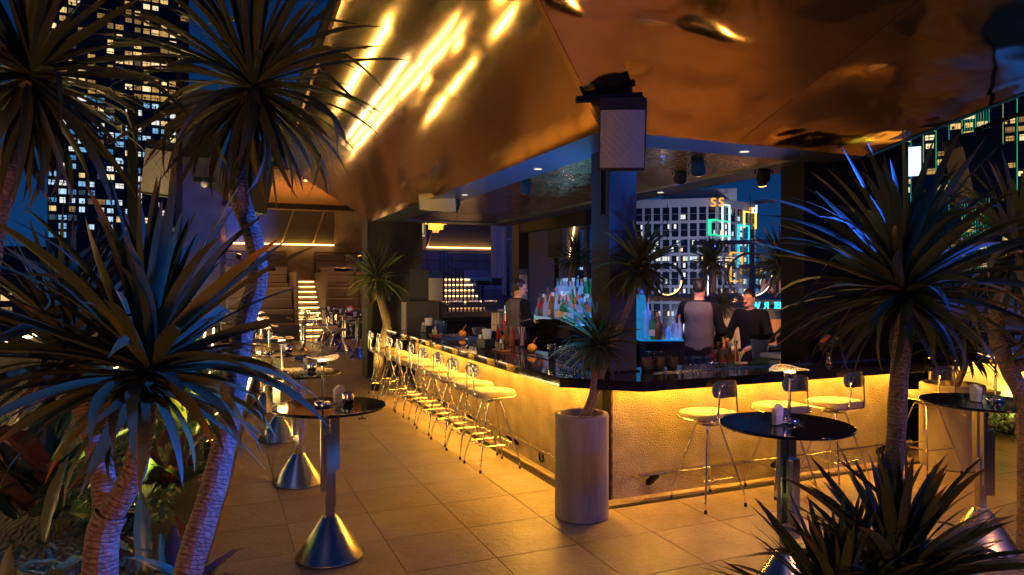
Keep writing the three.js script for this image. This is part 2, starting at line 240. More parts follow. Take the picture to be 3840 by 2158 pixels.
// ---------------------------------------------------------------- bar stools
function makeStool(label) { // sitter faces +x
  const o = thing('bar_stool', label, 'bar stool', [0, 0, 0], 0, 'bar stools along the bar');
  const s = new THREE.Shape(), w = 0.195;
  for (let k = 0; k <= 40; k++) { const a = k / 40 * 2 * Math.PI, c = Math.cos(a), q = Math.sin(a), e = 0.55, x = Math.sign(c) * Math.abs(c) ** e * (0.205), z = Math.sign(q) * Math.abs(q) ** e * (c > 0 ? w * (1 - 0.12 * c) : w); k ? s.lineTo(x, z) : s.moveTo(x, z); }
  const g = new THREE.ExtrudeGeometry(s, { depth: 0.022, bevelEnabled: true, bevelSize: 0.018, bevelThickness: 0.018, bevelSegments: 4, steps: 1 }).rotateX(-Math.PI / 2).translate(0, 0.735, 0);
  const gp = g.attributes.position; for (let i = 0; i < gp.count; i++) { const x = gp.getX(i), z = gp.getZ(i); if (gp.getY(i) > 0.74) gp.setY(i, gp.getY(i) + 0.012 * Math.cos(z * 9) - 0.020 * Math.max(0, x / 0.2) ** 2); } g.computeVertexNormals();
  part(o, 'seat', g, mCream, [0.0, 0, 0]);
  part(o, 'seat_frame', tube([[0.215, 0.715, -0.12], [0.215, 0.715, 0.12], [0.13, 0.715, 0.205], [-0.12, 0.72, 0.205], [-0.205, 0.725, 0.13], [-0.205, 0.725, -0.13], [-0.12, 0.72, -0.205], [0.13, 0.715, -0.205]], 0.008, 48, 6, true), mSteel);
  part(o, 'swivel_ring', new THREE.TorusGeometry(0.085, 0.007, 6, 24).rotateX(Math.PI / 2).translate(0, 0.665, 0), mSteel);
  part(o, 'swivel_post', cyl(0.03, 0.045, 0.07, 14).translate(0, 0.655, 0), mSteel);
  // bent tube that carries the curved back plate
  part(o, 'back_frame', tube([[-0.11, 0.712, 0.13], [-0.20, 0.715, 0.125], [-0.232, 0.76, 0.105], [-0.236, 0.90, 0.092], [-0.243, 0.995, 0.080], [-0.246, 1.022, 0.05], [-0.248, 1.026, 0], [-0.246, 1.022, -0.05], [-0.243, 0.995, -0.080], [-0.236, 0.90, -0.092], [-0.232, 0.76, -0.105], [-0.20, 0.715, -0.125], [-0.11, 0.712, -0.13]], 0.008, 56, 7), mChrome);
  { const pos = [], idx = [], nu = 22, nv = 8; // rounded plate, slightly dished
    for (let t = 0; t < 2; t++) for (let j = 0; j <= nv; j++) for (let i = 0; i <= nu; i++) { const u = i / nu * 2 - 1, v = j / nv * 2 - 1, hw = 0.135, hh = 0.070 * Math.pow(1 - Math.pow(Math.abs(u), 5), 0.35) + 0.001, z = u * hw; pos.push(-0.212 - 0.045 * (1 - u * u) + (t ? 0.006 : 0) + 0.012, 0.985 + v * hh + 0.006 * Math.cos(u * 3), z); }
    const n = (nu + 1) * (nv + 1); for (let t = 0; t < 2; t++) for (let j = 0; j < nv; j++) for (let i = 0; i < nu; i++) { const a = t * n + j * (nu + 1) + i, b = a + 1, c = a + nu + 1, d = c + 1; t ? idx.push(a, b, d, a, d, c) : idx.push(a, d, b, a, c, d); }
    const b = new THREE.BufferGeometry(); b.setAttribute('position', new THREE.Float32BufferAttribute(pos, 3)); b.setIndex(idx); b.computeVertexNormals(); const bk = part(o, 'backrest', b, mSteel);
    for (const q of [-0.115, 0.115]) part(bk, 'screw', new THREE.SphereGeometry(0.005, 8, 6), mBlack, [-0.214, 0.985, q]); }
  for (const a of [-1, 1]) for (const b of [-1, 1]) {
    const leg = part(o, 'leg', tube([[0.060 * a, 0.665, 0.060 * b], [0.075 * a, 0.63, 0.075 * b], [0.175 * a, 0.22, 0.175 * b], [0.205 * a, 0.10, 0.205 * b], [0.212 * a, 0.03, 0.212 * b]], 0.0075, 20, 7), mChrome);
    part(leg, 'rubber_foot', cyl(0.011, 0.012, 0.03, 10), mRubber, [0.212 * a, 0, 0.212 * b]);
  }
  const f = 0.168; part(o, 'footrest', tube([[f, 0.24, -f + 0.02], [f, 0.24, f - 0.02], [f - 0.02, 0.24, f], [-f + 0.02, 0.24, f], [-f, 0.24, f - 0.02], [-f, 0.24, -f + 0.02], [-f + 0.02, 0.24, -f], [f - 0.02, 0.24, -f]], 0.0065, 64, 6, true, 0.05), mChrome);
  return o;
}
const order = ['nearest', 'second', 'third', 'fourth', 'fifth', 'sixth', 'seventh', 'eighth', 'ninth'];
let proto = null;
[-6.52, -7.10, -7.70, -8.34, -8.94, -9.54, -10.14, -10.76, -11.36].forEach((z, k) => {
  const label = k ? `cream seat bar stool, ${order[k]} from the corner along the left bar front` : 'cream seat bar stool at left bar front, nearest to the camera';
  const x = 2.555 + rr(-0.02, 0.02), t = rr(-0.12, 0.12);
  if (!proto) { proto = makeStool(label); proto.position.set(x, 0, z); proto.rotation.y = 0.04; } else copy(proto, label, [x - (k > 6 ? 0.03 : 0), 0, z], t);
});
[[3.79, -4.72, 'cream seat bar stool at right bar front, beside the concrete corner planter'], [4.60, -4.74, 'cream seat bar stool partly behind the round table at right bar front'], [5.22, -4.72, 'cream seat bar stool with chrome back, third along the right bar front'], [6.42, -4.70, 'cream seat bar stool at the right end of the bar behind palm trunk']].forEach(([x, z, l], k) => copy(proto, l, [x, 0, z], Math.PI / 2 + [0.05, -0.12, 0.1, -0.1][k]));

// ---------------------------------------------------------------- tables and what stands on them
function makeTable(label) {
  const o = thing('bar_table', label, 'bar table', [0, 0, 0], 0, 'round high tables');
  part(o, 'tabletop', lathe([[0, 1.0], [0.365, 1.0], [0.374, 1.003], [0.378, 1.010], [0.374, 1.018], [0.368, 1.020], [0, 1.020]], 64), mBlackGloss);
  part(o, 'top_plate', box(0.20, 0.012, 0.20), mBrushed, [0, 0.992, 0]);
  part(o, 'post', box(0.062, 0.40, 0.052, 0.003), mBrushed, [0.030, 0.785, 0.0]);
  part(o, 'post', box(0.060, 0.46, 0.050, 0.003), mBrushed, [-0.002, 0.595, 0.053]);
  part(o, 'post', box(0.058, 0.36, 0.050, 0.003), mBrushed, [0.0, 0.44, 0.0]);
  part(o, 'post', box(0.058, 0.52, 0.030, 0.003), mBrushed, [-0.032, 0.70, 0.0]);
  part(o, 'cone_base', lathe([[0, 0.275], [0.045, 0.275], [0.052, 0.270], [0.225, 0.016], [0.228, 0.012], [0.225, 0.010]], 64), mBrushed);
  part(o, 'base_ring', lathe([[0.0, 0.0], [0.215, 0.0], [0.218, 0.010], [0.0, 0.010]], 48), mRubber);
  for (const a of [0.9, 4.0]) part(o, 'bag_hook', join([rod([Math.cos(a) * 0.28, 1.0, Math.sin(a) * 0.28], [Math.cos(a) * 0.28, 0.955, Math.sin(a) * 0.28], 0.004), beam([Math.cos(a) * 0.28 - 0.025, 0.955, Math.sin(a) * 0.28], [Math.cos(a) * 0.28 + 0.025, 0.955, Math.sin(a) * 0.28], 0.006, 0.010)]), mBrushed);
  return o;
}
const mShade = M([1, 0.72, 0.45], 0.25, 0, { transmission: 0.85, thickness: 0, emissive: rgb(1.0, 0.42, 0.10), emissiveIntensity: 0.10 });
const mRib = glow([1.0, 0.55, 0.20], 1.5), mCore = glow([1.0, 0.66, 0.30], 6);
function makeLamp(label) { // flat rippled acrylic disc on a slim chrome stem
  const o = thing('table_lamp', label, 'lamp', [0, 0, 0], 0, 'cordless lamps on the round tables');
  part(o, 'lamp_base', lathe([[0, 0], [0.052, 0], [0.054, 0.004], [0.052, 0.022], [0.046, 0.026], [0.012, 0.028], [0, 0.03]], 32), mChrome);
  part(o, 'stem', cyl(0.0065, 0.0075, 0.25, 12).translate(0, 0.026, 0), mChrome);
  part(o, 'lamp_head', lathe([[0, 0.268], [0.024, 0.268], [0.034, 0.272], [0.036, 0.296], [0.034, 0.300], [0, 0.300]], 28), mChrome);
  part(o, 'light_core', cyl(0.032, 0.032, 0.008, 24).translate(0, 0.301, 0), mCore);
  const wave = (r, a) => 0.308 + 0.014 * (r / 0.1) ** 2 * (0.9 + 0.75 * Math.cos(2 * a + 0.6));
  { const pos = [], idx = [], nr = 8, na = 64; for (let j = 0; j <= nr; j++) for (let i = 0; i < na; i++) { const r = 0.030 + 0.075 * j / nr, a = i / na * 2 * Math.PI; pos.push(Math.cos(a) * r, wave(r, a), Math.sin(a) * r); }
    for (let j = 0; j < nr; j++) for (let i = 0; i < na; i++) { const a = j * na + i, b = j * na + (i + 1) % na, c = a + na, d = b + na; idx.push(a, c, d, a, d, b); }
    const g = new THREE.BufferGeometry(); g.setAttribute('position', new THREE.Float32BufferAttribute(pos, 3)); g.setIndex(idx); g.computeVertexNormals(); const sh = part(o, 'lamp_shade', g, mShade);
    const ribs = []; for (let i = 0; i < 44; i++) { const a = i / 44 * 2 * Math.PI; ribs.push(tube([0.032, 0.055, 0.08, 0.104].map((r) => [Math.cos(a) * r, wave(r, a) + 0.001, Math.sin(a) * r]), 0.00055, 4, 3)); }
    tag(part(sh, 'light_ribs', join(ribs), mRib), null, null, null, 'stuff');
    const rim = []; for (let i = 0; i < 48; i++) { const a = i / 48 * 2 * Math.PI; rim.push([Math.cos(a) * 0.105, wave(0.105, a), Math.sin(a) * 0.105]); } part(sh, 'light_rim', tube(rim, 0.0014, 96, 4, true), mRib); }
  return o;
}
function makeCaddy(label) { // short glass of folded napkins
  const o = thing('napkin_glass', label, 'napkins', [0, 0, 0], 0, 'napkin holders on the tables');
  part(o, 'glass', lathe([[0, 0.004], [0.032, 0.004], [0.036, 0.06], [0.038, 0.062], [0.039, 0.058], [0.034, 0], [0, 0]], 16), mGlass);
  for (let k = 0; k < 5; k++) { const s = new THREE.Shape(); s.moveTo(-0.032, 0); s.lineTo(0.032, 0); s.lineTo(0.044, 0.10 + rr(-0.01, 0.01)); s.lineTo(0.01, 0.115 + rr(-0.015, 0.01)); s.lineTo(-0.036, 0.085 + rr(-0.01, 0.015)); part(o, 'napkin', new THREE.ExtrudeGeometry(s, { depth: 0.004, bevelEnabled: false }), mPaper, [0, 0.008, -0.014 + k * 0.006], [rr(-0.06, 0.06), 0, rr(-0.05, 0.05)]); }
  return o;
}
const makeCup = (label) => { const o = thing('steel_cup', label, 'cup', [0, 0, 0], 0, 'steel cups on the tables'); part(o, 'cup', lathe([[0, 0.004], [0.034, 0.004], [0.042, 0.04], [0.036, 0.082], [0.034, 0.080], [0.039, 0.042], [0.032, 0.008], [0, 0.008]], 28), mSteel); return o; };
const makeTray = (label) => { const o = thing('glass_ashtray', label, 'ashtray', [0, 0, 0], 0, 'ashtrays on the tables'); part(o, 'bowl', lathe([[0, 0], [0.036, 0], [0.042, 0.018], [0.044, 0.022], [0.040, 0.022], [0.034, 0.007], [0, 0.006]], 18), mGlass); return o; };
const P0 = {};
const put = (key, make, label, p, turn) => { if (!P0[key]) { P0[key] = make(label); P0[key].position.set(...p); P0[key].rotation.y = turn; return P0[key]; } return copy(P0[key], label, p, turn); };
const TT = 1.0205;
const leftNames = ['nearest the camera, first in the left row', 'second in the left row', 'third in the left row', 'fourth in the left row', 'fifth in the left row'];
[[0.70, -4.80], [0.69, -6.67], [0.66, -8.59], [0.64, -10.57], [0.66, -12.58]].forEach(([x, z], k) => {
  const n = leftNames[k], t = [0.0, 0.25, -0.15, 0.3, 0.1][k];
  put('table', makeTable, `round black high table on steel cone, ${n}`, [x, 0, z], t);
  const lx = x - 0.045 + [0, -0.10, -0.06, -0.02, 0.03][k], lz = z + [-0.02, 0.02, 0.0, 0.03, 0][k];
  put('lamp', makeLamp, `glowing disc lamp on the table ${n}`, [lx, TT, lz], t * 3 + k).rotation.z = k === 1 ? -0.06 : 0;
  lamp([lx, TT + 0.325, lz], WARM, 0.32, 2.2);
  put('caddy', makeCaddy, `white napkins in a glass on the table ${n}`, [x + 0.065, TT, z - 0.06], 0.5 + k);
  put('cup', makeCup, `brushed steel cup on the table ${n}`, [x + 0.115, TT, z + 0.02], k);
  put('tray', makeTray, `clear glass ashtray on the table ${n}`, [x + 0.045, TT, z + 0.06], k);
});
[[3.08, -3.13, 'at right in front of the bar stools'], [4.92, -3.19, 'at the right edge of the terrace']].forEach(([x, z, n], k) => {
  copy(P0.table, `round black high table ${n}`, [x, 0, z], 0.1 + k);
  const lx = x + [0.03, 0.08][k], lz = z + [0.0, 0.05][k];
  copy(P0.lamp, `glowing disc lamp on the table ${n}`, [lx, TT, lz], 1 + k); lamp([lx, TT + 0.325, lz], WARM, 0.35, 2.2);
  copy(P0.caddy, `white napkins in a glass on the table ${n}`, [x - 0.085, TT, z + 0.02], 0.3 + k);
  copy(P0.cup, `brushed steel cup on the table ${n}`, [x - 0.005, TT, z - 0.03], k);
  copy(P0.tray, `clear glass ashtray on the table ${n}`, [x + 0.02, TT, z + 0.07], k);
});
const farN = ['nearest', 'second', 'third', 'farthest'];
[[3.15, -17.0], [3.12, -18.95], [3.10, -20.9], [3.10, -22.6]].forEach(([x, z], k) => {
  copy(P0.table, `round high table, ${farN[k]} of the row beyond the bar`, [x, 0, z], k);
  copy(P0.caddy, `white napkins on the ${farN[k]} table beyond the bar`, [x - 0.1, TT, z + 0.1], k); copy(P0.cup, `steel cup on the ${farN[k]} table beyond the bar`, [x + 0.06, TT, z + 0.1], k);
  copy(proto, `bar stool left of the ${farN[k]} table beyond the bar`, [x - 0.55, 0, z + 0.35 - 0.1 * k], 0.3 * k); copy(proto, `bar stool right of the ${farN[k]} table beyond the bar`, [x + 0.5, 0, z - 0.3], 2.8);
});
copy(P0.table, 'round high table between the left row and the lit stairs', [1.9, 0, -17.3], 0.4);
copy(P0.caddy, 'white napkins on the table before the lit stairs', [1.93, TT, -17.2], 0.3); copy(P0.cup, 'steel cup on the table before the lit stairs', [2.0, TT, -17.2], 0.3);
copy(proto, 'bar stool right of the table before the lit stairs', [2.5, 0, -17.5], 3.2); copy(P0.table, 'round high table at the far left by the booths', [0.4, 0, -16.0], 0.4);
{ const o = thing('menu_card', 'upright red menu card on the second table beyond the bar', 'menu card', [3.25, TT, -18.75], -0.35); part(o, 'card', box(0.16, 0.20, 0.006), M([0.55, 0.05, 0.02], 0.5), [0, 0.11, 0], [-0.12, 0, 0]); part(o, 'white_print', box(0.12, 0.09, 0.003), mPaper, [0, 0.115, 0.006], [-0.12, 0, 0.5]); part(o, 'stand', box(0.15, 0.012, 0.05), mBlack, [0, 0.006, 0]); }

// ---------------------------------------------------------------- round concrete planters
function planter(label, p, r, h) {
  const o = thing('concrete_planter', label, 'planter', p);
  part(o, 'pot', lathe([[0, 0.0], [r * 0.97, 0.0], [r, 0.012], [r, h - 0.02], [r - 0.006, h - 0.004], [r - 0.02, h], [r - 0.035, h], [r - 0.042, h - 0.01], [r - 0.045, h - 0.10], [0, h - 0.10]], 56), mConcrete);
  part(o, 'soil', cyl(r - 0.046, r - 0.046, 0.02, 32).translate(0, h - 0.085, 0), mSoil);
  return o;
}
planter('tall round concrete planter at the near corner of the bar', [2.66, 0, -4.85], 0.212, 0.82);
planter('wide round concrete planter at the right end of the bar', [6.85, 0, -4.73], 0.29, 0.83);

// ---------------------------------------------------------------- loudspeakers
function speaker(label, p, turn, tilt, w, h, d, front = true) { // grille faces +z of its own
  const o = thing('loudspeaker', label, 'loudspeaker', p, turn), s = new THREE.Shape();
  s.moveTo(-w / 2, 0); s.lineTo(w / 2, 0); s.lineTo(w * 0.34, -d); s.lineTo(-w * 0.34, -d);
  part(o, 'cabinet', new THREE.ExtrudeGeometry(s, { depth: h, bevelEnabled: true, bevelSize: 0.006, bevelThickness: 0.006, bevelSegments: 2 }).rotateX(Math.PI / 2).translate(0, h / 2, 0), mBlackSatin);
  const gw = w * 0.96, gh = h * 0.80, gg = new THREE.PlaneGeometry(gw, gh, 12, 1), gp = gg.attributes.position; for (let i = 0; i < gp.count; i++) gp.setZ(i, 0.03 * (1 - (gp.getX(i) / gw * 2) ** 2)); gg.computeVertexNormals();
  if (front) { const g = part(o, 'grille', metreUV(gg), mGrille, [0, -h * 0.07, 0.012]);
    const e = (a, b) => rod(a, b, 0.005, 6), c = [[-gw / 2, -gh / 2, 0.002], [gw / 2, -gh / 2, 0.002], [gw / 2, gh / 2, 0.002], [-gw / 2, gh / 2, 0.002]];
    part(g, 'grille_frame', join([e(c[1], c[2]), e(c[3], c[0])]), M([0.45, 0.42, 0.40], 0.5)); }
  o.rotation.order = 'YXZ'; o.rotation.x = tilt; return o;
}
{ // the one on the corner column, on its yoke
  const o = speaker('loudspeaker with pale grille on the corner column of the bar', [2.64, 2.90, -4.22], -YAW - 0.02, 0.14, 0.315, 0.50, 0.26);
  part(o, 'yoke', tube([[0.17, -0.12, -0.06], [0.175, 0.24, -0.08], [0.15, 0.27, -0.09], [0.02, 0.275, -0.10]], 0.008, 24, 6, false, 0.1), mBlack);
  const b = thing('speaker_bracket', 'black steel arm holding the loudspeaker under the canopy ridge', 'bracket', [2.60, 3.14, -4.30], -YAW);
  part(b, 'arm', box(0.48, 0.04, 0.05), mBlack, [-0.02, 0.03, 0.02], [0, 0.1, 0.09]); part(b, 'drop_post', box(0.035, 0.9, 0.05), mBlack, [-0.055, -0.35, -0.05]);
}
speaker('loudspeaker with pale grille under the left canopy edge', at(1640, 745, 9.6), -0.72, 0.35, 0.56, 0.36, 0.34).rotation.z = -0.1;
{ const o = speaker('loudspeaker on an arm at the upper right against the green tower', at(3600, 640, 6.6), -YAW - 1.75, 0.22, 0.40, 0.62, 0.34); part(o, 'hanger_arm', rod([0.05, 0.34, -0.2], [1.0, 0.34, -0.55], 0.02), mBlack); }
speaker('tall loudspeaker with pale grille behind the left palms', at(590, 630, 8.5), -YAW + 0.15, 0.05, 0.32, 0.66, 0.3).rotation.z = -0.13;
{ const o = speaker('black loudspeaker hanging from the wooden ceiling at left', at(985, 735, 13), -YAW + 2.4, 0.2, 0.5, 0.75, 0.4, false); part(o, 'hanger', rod([0, 0.35, -0.2], [0, 1.0, -0.2], 0.03), mBlack); }

// ---------------------------------------------------------------- dragon trees
const leafMats = [[0.058, 0.074, 0.022], [0.080, 0.085, 0.022], [0.040, 0.062, 0.022], [0.14, 0.075, 0.035], [0.16, 0.14, 0.025]].map((c) => M(c, 0.58, 0, { vertexColors: true, specularIntensity: 0.7 }));
const leafGeos = [0, 1, 2].map((kind) => [0.15, 0.45, 0.8, 1.15, 1.6].map((bend, q) => {
  const n = 8, pos = [], col = [], idx = []; let y = 0, z = 0, x = 0; const twist = (q % 2 ? 0.5 : -0.4) * (1 + kind * 0.6), curl = [0.05, -0.30, 0.22][kind] * (q % 2 ? 1 : -1), kink = kind === 2 ? 0.7 : 0;
  for (let i = 0; i <= n; i++) {
    const t = i / n, a = -bend * Math.pow(t, 1.6) - (t > 0.62 ? kink : 0), w = 0.5 * (t < 0.3 ? 0.55 + 0.45 * Math.sin(t / 0.3 * Math.PI / 2) : Math.pow(Math.max(0, 1 - ((t - 0.3) / 0.7) ** 2.2), 0.8)), k = twist * t;
    for (const s of [-1, 0, 1]) { pos.push(s * w * Math.cos(k) + x, y + (s ? 0.016 * (1 - t) : 0) + s * w * 0.06 * Math.sin(k), z); const dry = t > (kind === 1 ? 0.86 : 0.93) ? 1 : 0; col.push(1 + dry * 1.3, 1 + dry * 0.15, 1 - dry * 0.1); }
    y += Math.sin(a) / n; z += Math.cos(a) / n; x += curl * 2 * t / n * 8;
  }
  for (let i = 0; i < n; i++) for (let s = 0; s < 2; s++) { const a = i * 3 + s, b = a + 1, c = a + 3, d = c + 1; idx.push(a, c, d, a, d, b); }
  const g = new THREE.BufferGeometry(); g.setAttribute('position', new THREE.Float32BufferAttribute(pos, 3)); g.setAttribute('color', new THREE.Float32BufferAttribute(col, 3)); g.setIndex(idx); g.computeVertexNormals(); return g;
}));
const ringTex = dataTex(256, (u, v) => { const w = per(u, v, 4, 4) * 1.1, s = Math.abs(Math.sin((u * 10 + w) * Math.PI)); const k = 0.88 - 0.40 * Math.pow(1 - s, 5) + 0.75 * per(u, v, 16, 4, 2) + 0.35 * per(u, v, 3, 2, 5); return [k, k * 0.93, k * 0.86]; }, true);
const barkMats = new Map();
const bark = (L) => { const k = Math.max(1, Math.round(L * 6)); if (!barkMats.has(k)) { const t = repeated(ringTex, k, 1); barkMats.set(k, M([0.30, 0.235, 0.18], 0.75, 0, { map: t, bumpMap: t, bumpScale: 0.004 })); } return barkMats.get(k); };
function taper(pts, r0, r1, m = 14) {
  const c = new THREE.CatmullRomCurve3(pts.map((p) => p.isVector3 ? p : V(...p))), L = c.getLength(), n = Math.max(10, Math.round(L * 34)), g = new THREE.TubeGeometry(c, n, 1, m), p = g.attributes.position, q = V();
  for (let i = 0; i <= n; i++) { const t = i / n, o = c.getPointAt(t), r = (r0 + (r1 - r0) * t) * (1 + 0.10 * noise.noise(t * L * 5, r0 * 90, 1)); for (let j = 0; j <= m; j++) { const k = i * (m + 1) + j; q.fromBufferAttribute(p, k).sub(o).multiplyScalar(r * (1 + 0.04 * noise.noise(i * 0.9, j * 0.6, r0 * 50))).add(o); p.setXYZ(k, q.x, q.y, q.z); } }
  g.computeVertexNormals(); return [g, L];
}
function head(o, c, n, len, wid, lo = -40, hi = 86, lean = V(0, 1, 0), tint = 0) {
  const crown = new THREE.Group(); crown.name = 'crown'; crown.position.copy(c); crown.quaternion.setFromUnitVectors(V(0, 1, 0), lean.clone().normalize()); o.add(crown);
  for (let i = 0; i < n; i++) {
    const t = (i + 0.5) / n, el = hi + (lo - hi) * Math.pow(t, 0.85) + rr(-9, 9), L = len * (0.62 + 0.42 * Math.sin(Math.PI * Math.min(1, 0.22 + t * 0.75))) * rr(0.82, 1.12);
    const b = el > 65 ? (rnd() < 0.7 ? 0 : 1) : el > 20 ? (rnd() < 0.5 ? 1 : rnd() < 0.6 ? 2 : 0) : el > -10 ? (rnd() < 0.4 ? 2 : rnd() < 0.6 ? 3 : 1) : rnd() < 0.4 ? 2 : rnd() < 0.5 ? 3 : 1;
    const pick = rnd(), mt = leafMats[pick < 0.45 ? 0 : pick < 0.70 ? 2 : pick < 0.9 ? 1 : t > 0.6 ? (pick < 0.96 ? 3 : 4) : 1];
    const m = part(crown, 'leaf', leafGeos[rnd() < 0.5 ? 0 : rnd() < 0.78 ? 1 : 2][b], tint && rnd() < tint ? leafMats[4] : mt, [0, 0.045 * (0.5 - t) * len / 0.4, 0], null, [wid * rr(0.75, 1.15), L, L]);
    m.rotation.set(-el * D2R, i * 2.39996 + rr(-0.25, 0.25), rr(-0.5, 0.5), 'YXZ');
  }
  return crown;
}
function dragonTree(label, root, stems, group = 'dragon trees') { // stems: [points, r0, r1, leaves, length, width, low, high, tint]
  const o = thing('dragon_tree', label, 'dragon tree', root, 0, group), R = V(...(root.isVector3 ? root.toArray() : root));
  for (const [pts, r0, r1, n, len, wid, lo, hi, tint] of stems) {
    const P = pts.map((p) => p.clone().sub(R)), [g, L] = taper(P, r0, r1); part(o, 'trunk', g, bark(L));
    if (n) { const e = P[P.length - 1], f = P[P.length - 2], lean = e.clone().sub(f).normalize().multiplyScalar(0.45).add(V(0, 1, 0)); head(o, e, n, len, wid, lo, hi, lean, tint); }
  }
  return o;
}
const z26 = (x, y, d) => at(x * 1.49068, y * 1.49068, d);       // spots read off the 2576-pixel view
const down = (p, y) => V(p.x, y, p.z);
{ // left foreground
  const a = [z26(-30, 640, 2.75), z26(0, 480, 2.72), z26(35, 380, 2.7), z26(60, 290, 2.65), z26(72, 195, 2.6)]; const ra = V(a[0].x - 0.05, 0.3, a[0].z + 0.1);
  dragonTree('dragon tree leaning in from the upper left corner of the terrace', ra, [[[ra, V(ra.x - 0.02, 1.0, ra.z), ...a], 0.055, 0.040, 125, 0.64, 0.038, -66, 84]]);
  const b = [z26(440, 1600, 2.75), z26(478, 1420, 2.8), z26(540, 1215, 2.9), z26(583, 1020, 3.0), z26(612, 820, 3.05), z26(648, 700, 3.05), z26(637, 600, 3.0), z26(604, 500, 3.0), z26(598, 410, 3.0), z26(618, 310, 3.0), z26(634, 225, 3.0)];
  const rb = down(b[0], 0.3); dragonTree('tall dragon tree with bare winding trunk lit blue on its right', rb, [[[rb, ...b], 0.062, 0.034, 165, 0.66, 0.034, -70, 86]]);
  const c0 = z26(255, 1320, 2.45), rc = V(c0.x, 0.3, c0.z);
  dragonTree('low forked dragon tree with broad leaves at the left front', rc, [
    [[rc, z26(250, 1460, 2.45), z26(262, 1330, 2.45), z26(280, 1290, 2.45)], 0.062, 0.055, 0],
    [[z26(276, 1300, 2.45), z26(335, 1190, 2.42), z26(358, 1080, 2.4), z26(368, 940, 2.35)], 0.045, 0.032, 135, 0.66, 0.047, -26, 88, 0.06],
    [[z26(268, 1300, 2.47), z26(255, 1180, 2.5), z26(215, 1060, 2.55), z26(170, 905, 2.6)], 0.042, 0.030, 95, 0.54, 0.040, -18, 86, 0.05]]);
}
{ // beside and behind the bar
  const p = [z26(955, 948, 12.6), z26(955, 880, 12.55), z26(975, 820, 12.5), z26(962, 765, 12.5), z26(946, 700, 12.5)], r = down(p[0], 0);
  dragonTree('dragon tree with curved trunk before the dark support wall', r, [[[r, ...p.slice(1)], 0.11, 0.075, 150, 0.66, 0.030, -62, 88]]);
  const q = V(2.66, 0.73, -4.85);
  dragonTree('pair of dragon tree stems in the corner concrete planter', q, [
    [[V(2.64, 0.73, -4.85), z26(1487, 1000, 5.45), z26(1497, 940, 5.42), z26(1503, 868, 5.4)], 0.027, 0.024, 90, 0.38, 0.042, -50, 86],
    [[V(2.69, 0.73, -4.86), z26(1500, 985, 5.55), z26(1535, 880, 5.62), z26(1583, 770, 5.7), z26(1612, 672, 5.75)], 0.028, 0.024, 110, 0.42, 0.038, -60, 86]]);
  const s = [z26(1432, 742, 15), z26(1440, 700, 15), z26(1447, 650, 15)], rs = down(s[0], 0);
  dragonTree('dragon tree in front of the leaning lit pillar behind the bar', rs, [[[rs, ...s], 0.14, 0.10, 110, 0.66, 0.034, -35, 88]]);
  const t = [z26(1800, 900, 10.5), z26(1795, 740, 10.5), z26(1795, 660, 10.5)], rt = down(t[0], 0);
  dragonTree('dark dragon tree with two crowns behind the waiter', rt, [[[rt, ...t], 0.05, 0.04, 110, 0.48, 0.034, -62, 86], [[V(rt.x, 0.8, rt.z), z26(1812, 830, 10.3), z26(1818, 765, 10.3)], 0.04, 0.03, 80, 0.34, 0.03, -68, 86]]);
  const u = [z26(2030, 980, 10), z26(2018, 860, 10), z26(2005, 790, 10), z26(1985, 735, 10), z26(1968, 668, 10)], ru = down(u[0], 0);
  dragonTree('dragon tree by the circular hoop at the right back window', ru, [[[ru, ...u], 0.06, 0.045, 140, 0.66, 0.036, -55, 88]]);
}
{ // right side
  const p = [z26(2235, 1290, 3.1), z26(2252, 1150, 3.12), z26(2262, 960, 3.15), z26(2275, 820, 3.2), z26(2276, 735, 3.2)], r = down(p[0], 0.25);
  dragonTree('large dragon tree with spreading crown at the right front', r, [[[r, ...p], 0.042, 0.040, 165, 0.70, 0.042, -30, 84]]);
  const q = z26(2115, 1400, 2.75), rq = down(q, 0.22); dragonTree('low bushy dragon plant at the lower right, left of two', rq, [[[rq, V(q.x, 0.45, q.z)], 0.03, 0.028, 170, 0.54, 0.044, -25, 88]]);
  const w = z26(2260, 1330, 2.85), rw = down(w, 0.22); dragonTree('low bushy dragon plant at the lower right around the tall trunk', rw, [[[rw, V(w.x, 0.58, w.z)], 0.03, 0.028, 170, 0.60, 0.046, -25, 88]]);
  const k = V(6.85, 0.74, -4.73);
  dragonTree('cluster of young dragon trees in the wide concrete planter', k, [
    [[V(6.80, 0.74, -4.70), z26(2385, 925, 6.95), z26(2372, 880, 6.9)], 0.04, 0.035, 70, 0.42, 0.036, -40, 86],
    [[V(6.90, 0.74, -4.75), z26(2425, 930, 7.1), z26(2436, 885, 7.1)], 0.035, 0.03, 70, 0.42, 0.036, -50, 86]]);
  const y = [z26(2575, 1010, 4.3), z26(2540, 930, 4.3), z26(2508, 845, 4.3), z26(2510, 790, 4.25), z26(2535, 700, 4.2), z26(2560, 625, 4.2)], ry = V(y[0].x + 0.05, 0.2, y[0].z);
  dragonTree('dragon tree with kinked trunk at the right edge', ry, [[[ry, ...y], 0.06, 0.04, 105, 0.62, 0.046, -60, 86], [[y[1].clone(), z26(2610, 900, 4.2), z26(2640, 840, 4.1)], 0.04, 0.03, 60, 0.5, 0.04, -40, 80]]);
  const v = [z26(2360, 900, 9), z26(2362, 830, 9), z26(2378, 770, 9), z26(2378, 690, 9)], rv = down(v[0], 0);
  dragonTree('pale dragon tree trunk against the beige wall at right', rv, [[[rv, ...v], 0.08, 0.06, 100, 0.55, 0.036, -40, 86]]);
}
